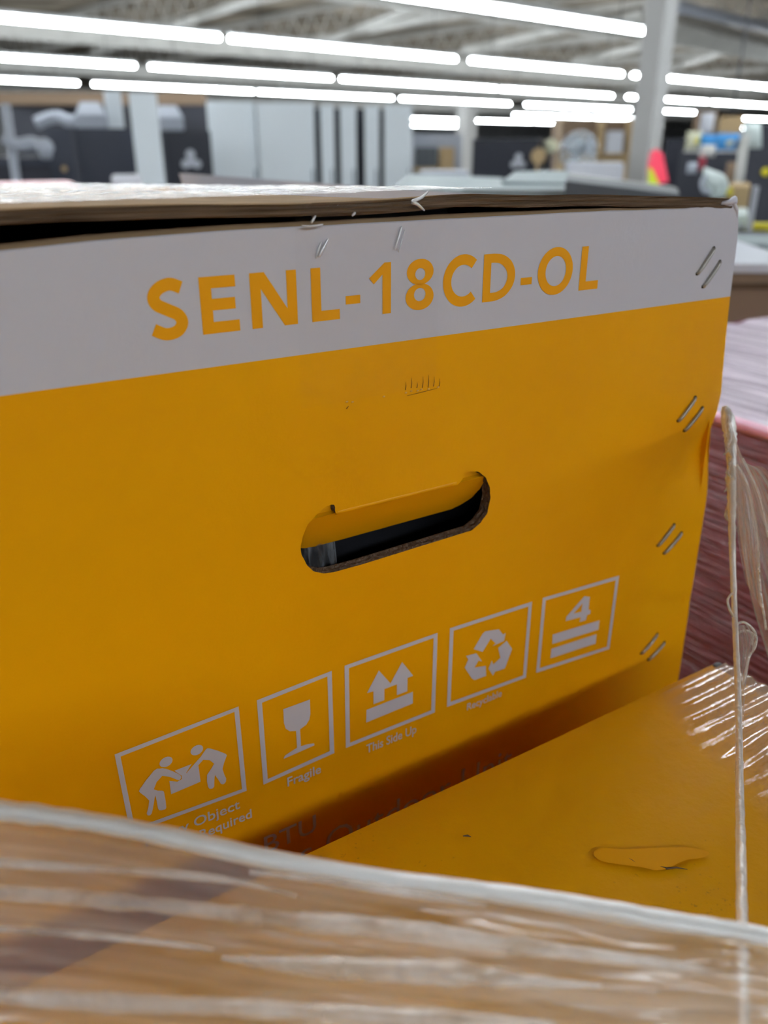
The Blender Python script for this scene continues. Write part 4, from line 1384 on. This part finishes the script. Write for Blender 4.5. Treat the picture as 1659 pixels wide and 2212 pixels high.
front_film = thing('stretch_film', 'wide blurred sheet of clear film across the bottom with a thick white rolled edge', 'film', tuple(at(830, 2300, .2)), MW)
rp3 = catmull([at(x_, y_, rdepth(x_)) for x_, y_, r in roll_px], 8)
rr3 = [p[0] for p in catmull([(r / FPX * rdepth(x_), 0, 0) for x_, y_, r in roll_px], 8)]
rr3 = [r * (1 + .10 * noise.noise(Vector((k * .35, 3, 3)))) for k, r in enumerate(rr3)]
Mesh().tube(rp3, rr3, 18).build('rolled_edge', M['cord_film'], front_film, MW, True)['label'] = 'thick white rolled edge'
cxy = catmull([(x_, y_, 0) for x_, y_, r in roll_px], 8)
NXf = len(cxy) - 1
NYf = 120
M['front_film'] = film_mat('front_film', tint=(1.0, .96, .95), haze=(.03, .58), scale=(.9, 6.5, 1), rough=.3, bump=.8, gloss=.30, detail=3.5)
v, f, uv = [], [], []
for i, p in enumerate(cxy):
    d0 = rdepth(p.x)
    for j in range(NYf + 1):
        t_ = j / NYf
        lift = 26 * max(0, min(1, (p.x - 1330) / 250)) if p.x > 1330 else 0
        py = p.y - lift + (2560 - p.y + lift) * t_
        sag = .0045 * noise.noise(Vector((p.x * .0014, t_ * 5, 1))) + .0014 * noise.noise(Vector((p.x * .0022, t_ * 16, 5))) + .0004 * noise.noise(Vector((p.x * .008, t_ * 48, 8)))
        d = d0 - .036 * t_ + sag * min(1, .15 + t_ * 6)
        v.append(at(p.x, py, d)); uv.append((i / NXf * 2, t_ * 1.5))
for i in range(NXf):
    for j in range(NYf):
        b = i * (NYf + 1) + j
        f.append((b, b + 1, b + NYf + 2, b + NYf + 1))
make('film_sheet', v, f, M['front_film'], front_film, MW, True, uvs=uv)

# long gathered folds running across the sheet
M['fold_film'] = film_mat('fold_film', tint=(1.0, .97, .96), haze=(.02, .62), scale=(14, 14, 14), rough=.42, bump=.6, gloss=.17, coord='Object', nscale=2.2)
for pts in ([(-160, 1850, 4), (30, 1866, 11), (200, 1876, 8), (390, 1890, 10), (520, 1906, 6), (640, 1935, 3)],
            [(-160, 1918, 14), (150, 1938, 18), (400, 1962, 15), (600, 1985, 20), (830, 2005, 22), (1100, 2040, 18), (1400, 2078, 12), (1560, 2100, 4)],
            [(-160, 1995, 5), (150, 2016, 9), (350, 2036, 6), (460, 2050, 3)],
            [(-160, 2138, 16), (200, 2163, 20), (500, 2176, 18), (900, 2200, 22), (1200, 2215, 8)],
            [(540, 1884, 4), (700, 1902, 8), (900, 1932, 9), (1050, 1955, 3)],
            [(480, 2070, 5), (700, 2088, 22), (950, 2100, 26), (1150, 2120, 14), (1300, 2130, 4)]):
    P = []
    for (x_, y_, r_) in pts:
        ye = 1751 + (x_ + 0) * .168
        t_ = (y_ - ye) / (2560 - ye)
        d = rdepth(x_) - .036 * t_ - .0015
        P.append((at(x_, y_, d), r_ / FPX * d))
    c = catmull([p for p, _ in P], 10)
    rr = [q[0] for q in catmull([(q_, 0, 0) for _, q_ in P], 10)]
    rr = [max(.0002, q * (1 + .25 * noise.noise(Vector((k * .4, len(pts), 2))))) for k, q in enumerate(rr)]
    Mesh().tube(c, rr, 12).build('film_fold', M['fold_film'], front_film, MW, True)

# ================================================================== UPRIGHT FILM CORD AT THE RIGHT
cord = thing('film_cord', 'thin upright cord of twisted clear film at the right with a loose fan of film', 'film', tuple(at(1607, 2330, .215)), MW)
cp = [(1566, 880, 7, .455), (1572, 905, 14, .452), (1578, 945, 13, .45), (1580, 1000, 10, .445), (1581, 1080, 9, .44), (1582, 1180, 7, .43), (1586, 1300, 6, .42), (1591, 1420, 6.5, .40), (1595, 1520, 7, .375), (1597, 1620, 7.5, .35), (1598, 1720, 9, .325), (1600, 1820, 10.5, .30), (1602, 1930, 11.5, .275), (1604, 2040, 13, .255), (1607, 2200, 14, .23), (1610, 2400, 15, .205)]
c3 = catmull([at(x_, y_, d) for x_, y_, r, d in cp], 8)
r3 = [p[0] for p in catmull([(r / FPX * d, 0, 0) for x_, y_, r, d in cp], 8)]
r3 = [r * (1 + .22 * noise.noise(Vector((k * .9, 1, 6)))) for k, r in enumerate(r3)]
M['cord2'] = film_mat('cord_clear', tint=(.97, .91, .83), haze=(.7, 1.0), scale=(60, 60, 12), rough=.42, bump=.6, gloss=.5, coord='Object', nscale=2.0)
Mesh().tube(c3, r3, 14).build('cord', M['cord2'], cord, MW, True)
# crumpled tangle where the cord leaves the carton
tg = Mesh()
for k in range(16):
    y0 = 895 + k * 16
    xx = 1574 + 14 * noise.noise(Vector((k * .8, 0, 2))) + k * .3
    pts = catmull([at(xx + 12 * noise.noise(Vector((k, q * .9, 4))), y0 + q * 10, .447 - .0015 * q) for q in range(5)], 4)
    tg.tube(pts, [.0010 * sin(pi * (i + .5) / len(pts)) + .0001 for i in range(len(pts))], 6)
M['tangle'] = film_mat('tangle_film', tint=(.9, .88, .84), haze=(.3, .85), scale=(6, 6, 6), rough=.15, bump=.6, gloss=.3, coord='Object', nscale=40)
tg.build('tangle', M['tangle'], cord, MW, True)
M['fan'] = film_mat('fan_film', tint=(.86, .80, .74), haze=(.10, .55), scale=(10, 1.6, 1), rough=.14, bump=.9, gloss=.16)


def ribbon(name, L_, R_, dl, dr, nx=26, seed=1, amp=.004):
    v, f, uv = [], [], []
    A = catmull([(x_, y_, 0) for x_, y_ in L_], 8)
    B = catmull([(x_, y_, 0) for x_, y_ in R_], 8)
    n = min(len(A), len(B))
    for k in range(n):
        for i in range(nx + 1):
            s_ = i / nx
            p = A[k].lerp(B[k], s_)
            d = dl + (dr - dl) * s_ + amp * noise.noise(Vector((s_ * 7 + seed, k / n * 1.5, seed))) * sin(pi * min(1, s_ + .15))
            v.append(at(p.x, p.y, d)); uv.append((s_, k / n))
    for k in range(n - 1):
        for i in range(nx):
            b = k * (nx + 1) + i
            f.append((b, b + 1, b + nx + 2, b + nx + 1))
    make(name, v, f, M['fan'], cord, MW, True, uvs=uv)


ribbon('loose_fan', [(1576, 900), (1582, 960), (1590, 1060), (1600, 1170), (1622, 1290), (1650, 1390), (1685, 1500)], [(1584, 935), (1612, 1000), (1650, 1010), (1690, 1060), (1720, 1120), (1740, 1240), (1760, 1400)], .447, .40)
ribbon('loose_fan', [(1582, 1000), (1586, 1060), (1590, 1120), (1598, 1190), (1612, 1260)], [(1592, 1010), (1622, 1060), (1638, 1140), (1642, 1230), (1648, 1320)], .443, .425, seed=5)
wl = Mesh()
for pts in ([(1588, 1350), (1606, 1344), (1624, 1356), (1634, 1376), (1630, 1400), (1618, 1420), (1612, 1450), (1604, 1480)], [(1590, 1370), (1610, 1362), (1628, 1372), (1622, 1392)], [(1582, 1280), (1572, 1296), (1576, 1316), (1584, 1332)],
            [(1592, 1005), (1612, 1040), (1628, 1110), (1638, 1180), (1641, 1260), (1655, 1360)], [(1604, 990), (1640, 1070), (1659, 1160)]):
    c = catmull([at(x_, y_, .415 if y_ > 1250 else .436) for x_, y_ in pts], 6)
    wl.tube(c, .0006, 6)
wl.build('loose_wisp', M['tangle'], cord, MW, True)
ribbon('loose_scrap', [(1592, 1350), (1592, 1380), (1594, 1410), (1596, 1450), (1598, 1500), (1600, 1560)], [(1618, 1350), (1633, 1376), (1632, 1400), (1620, 1425), (1610, 1490), (1606, 1570)], .412, .408, seed=9, nx=12, amp=.002)

# ================================================================== PINK WRAPPED PALLET LOAD
pallet(.60, 1.7, -.15, .74, 'wooden pallet under the pink wrapped load')
pk = thing('pallet_load', 'tall load wrapped tightly in pink film behind the big carton at the right', 'pallet load', (1.1, .3, FL + .14), MB)
ZP = -.222
v, f = [], []
NJ, NK = 90, 60
for j in range(NJ + 1):
    y = .72 - .85 * j / NJ
    for k in range(NK + 1):
        z = ZP - .9 * (k / NK)
        rid = .0045 * noise.noise(Vector((y * 5, z * 70 + y * 6, 3))) + .002 * noise.noise(Vector((y * 9, z * 160, 8)))
        v.append((.637 + rid * min(1, k / 3) - .0 , y, z))
for j in range(NJ):
    for k in range(NK):
        b = j * (NK + 1) + k
        f.append((b, b + 1, b + NK + 2, b + NK + 1))
make('side_wrap', v, f, M['pink_film_shaded'], pk, MB, True)
v, f = [], []
NI = 60
for j in range(NJ + 1):
    y = .72 - .85 * j / NJ
    for i in range(NI + 1):
        a = .637 + 1.05 * (i / NI)
        s_ = i / NI
        z = ZP + (.006 * noise.noise(Vector((a * 40, y * 4, 3))) + .004 * noise.noise(Vector((a * 90, y * 6, 3)))) * min(1, i / 2) + .004 * sin(min(1, s_ * 20) * pi)
        v.append((a, y, z))
for j in range(NJ):
    for i in range(NI):
        b = j * (NI + 1) + i
        f.append((b, b + 1, b + NI + 2, b + NI + 1))
make('top_wrap', v, f, M['pink_film_lit'], pk, MB, True)
Mesh().box(.65, 1.68, -.12, .71, FL + .14, ZP - .012).build('goods', M['brown_card'], pk, MB)
Mesh().tube([(.639, .72 - .85 * k / 30, ZP - .003 + .0015 * noise.noise(Vector((k * .7, 2, 2)))) for k in range(31)], .006, 10).build('film_fold', mat('pink_fold', (.80, .36, .52), .3, .5, coat=.4), pk, MB, True)
Mesh().box(.64, 1.69, .7195, .7205, ZP - .9, ZP).build('rear_wrap', M['pink_film_shaded'], pk, MB)
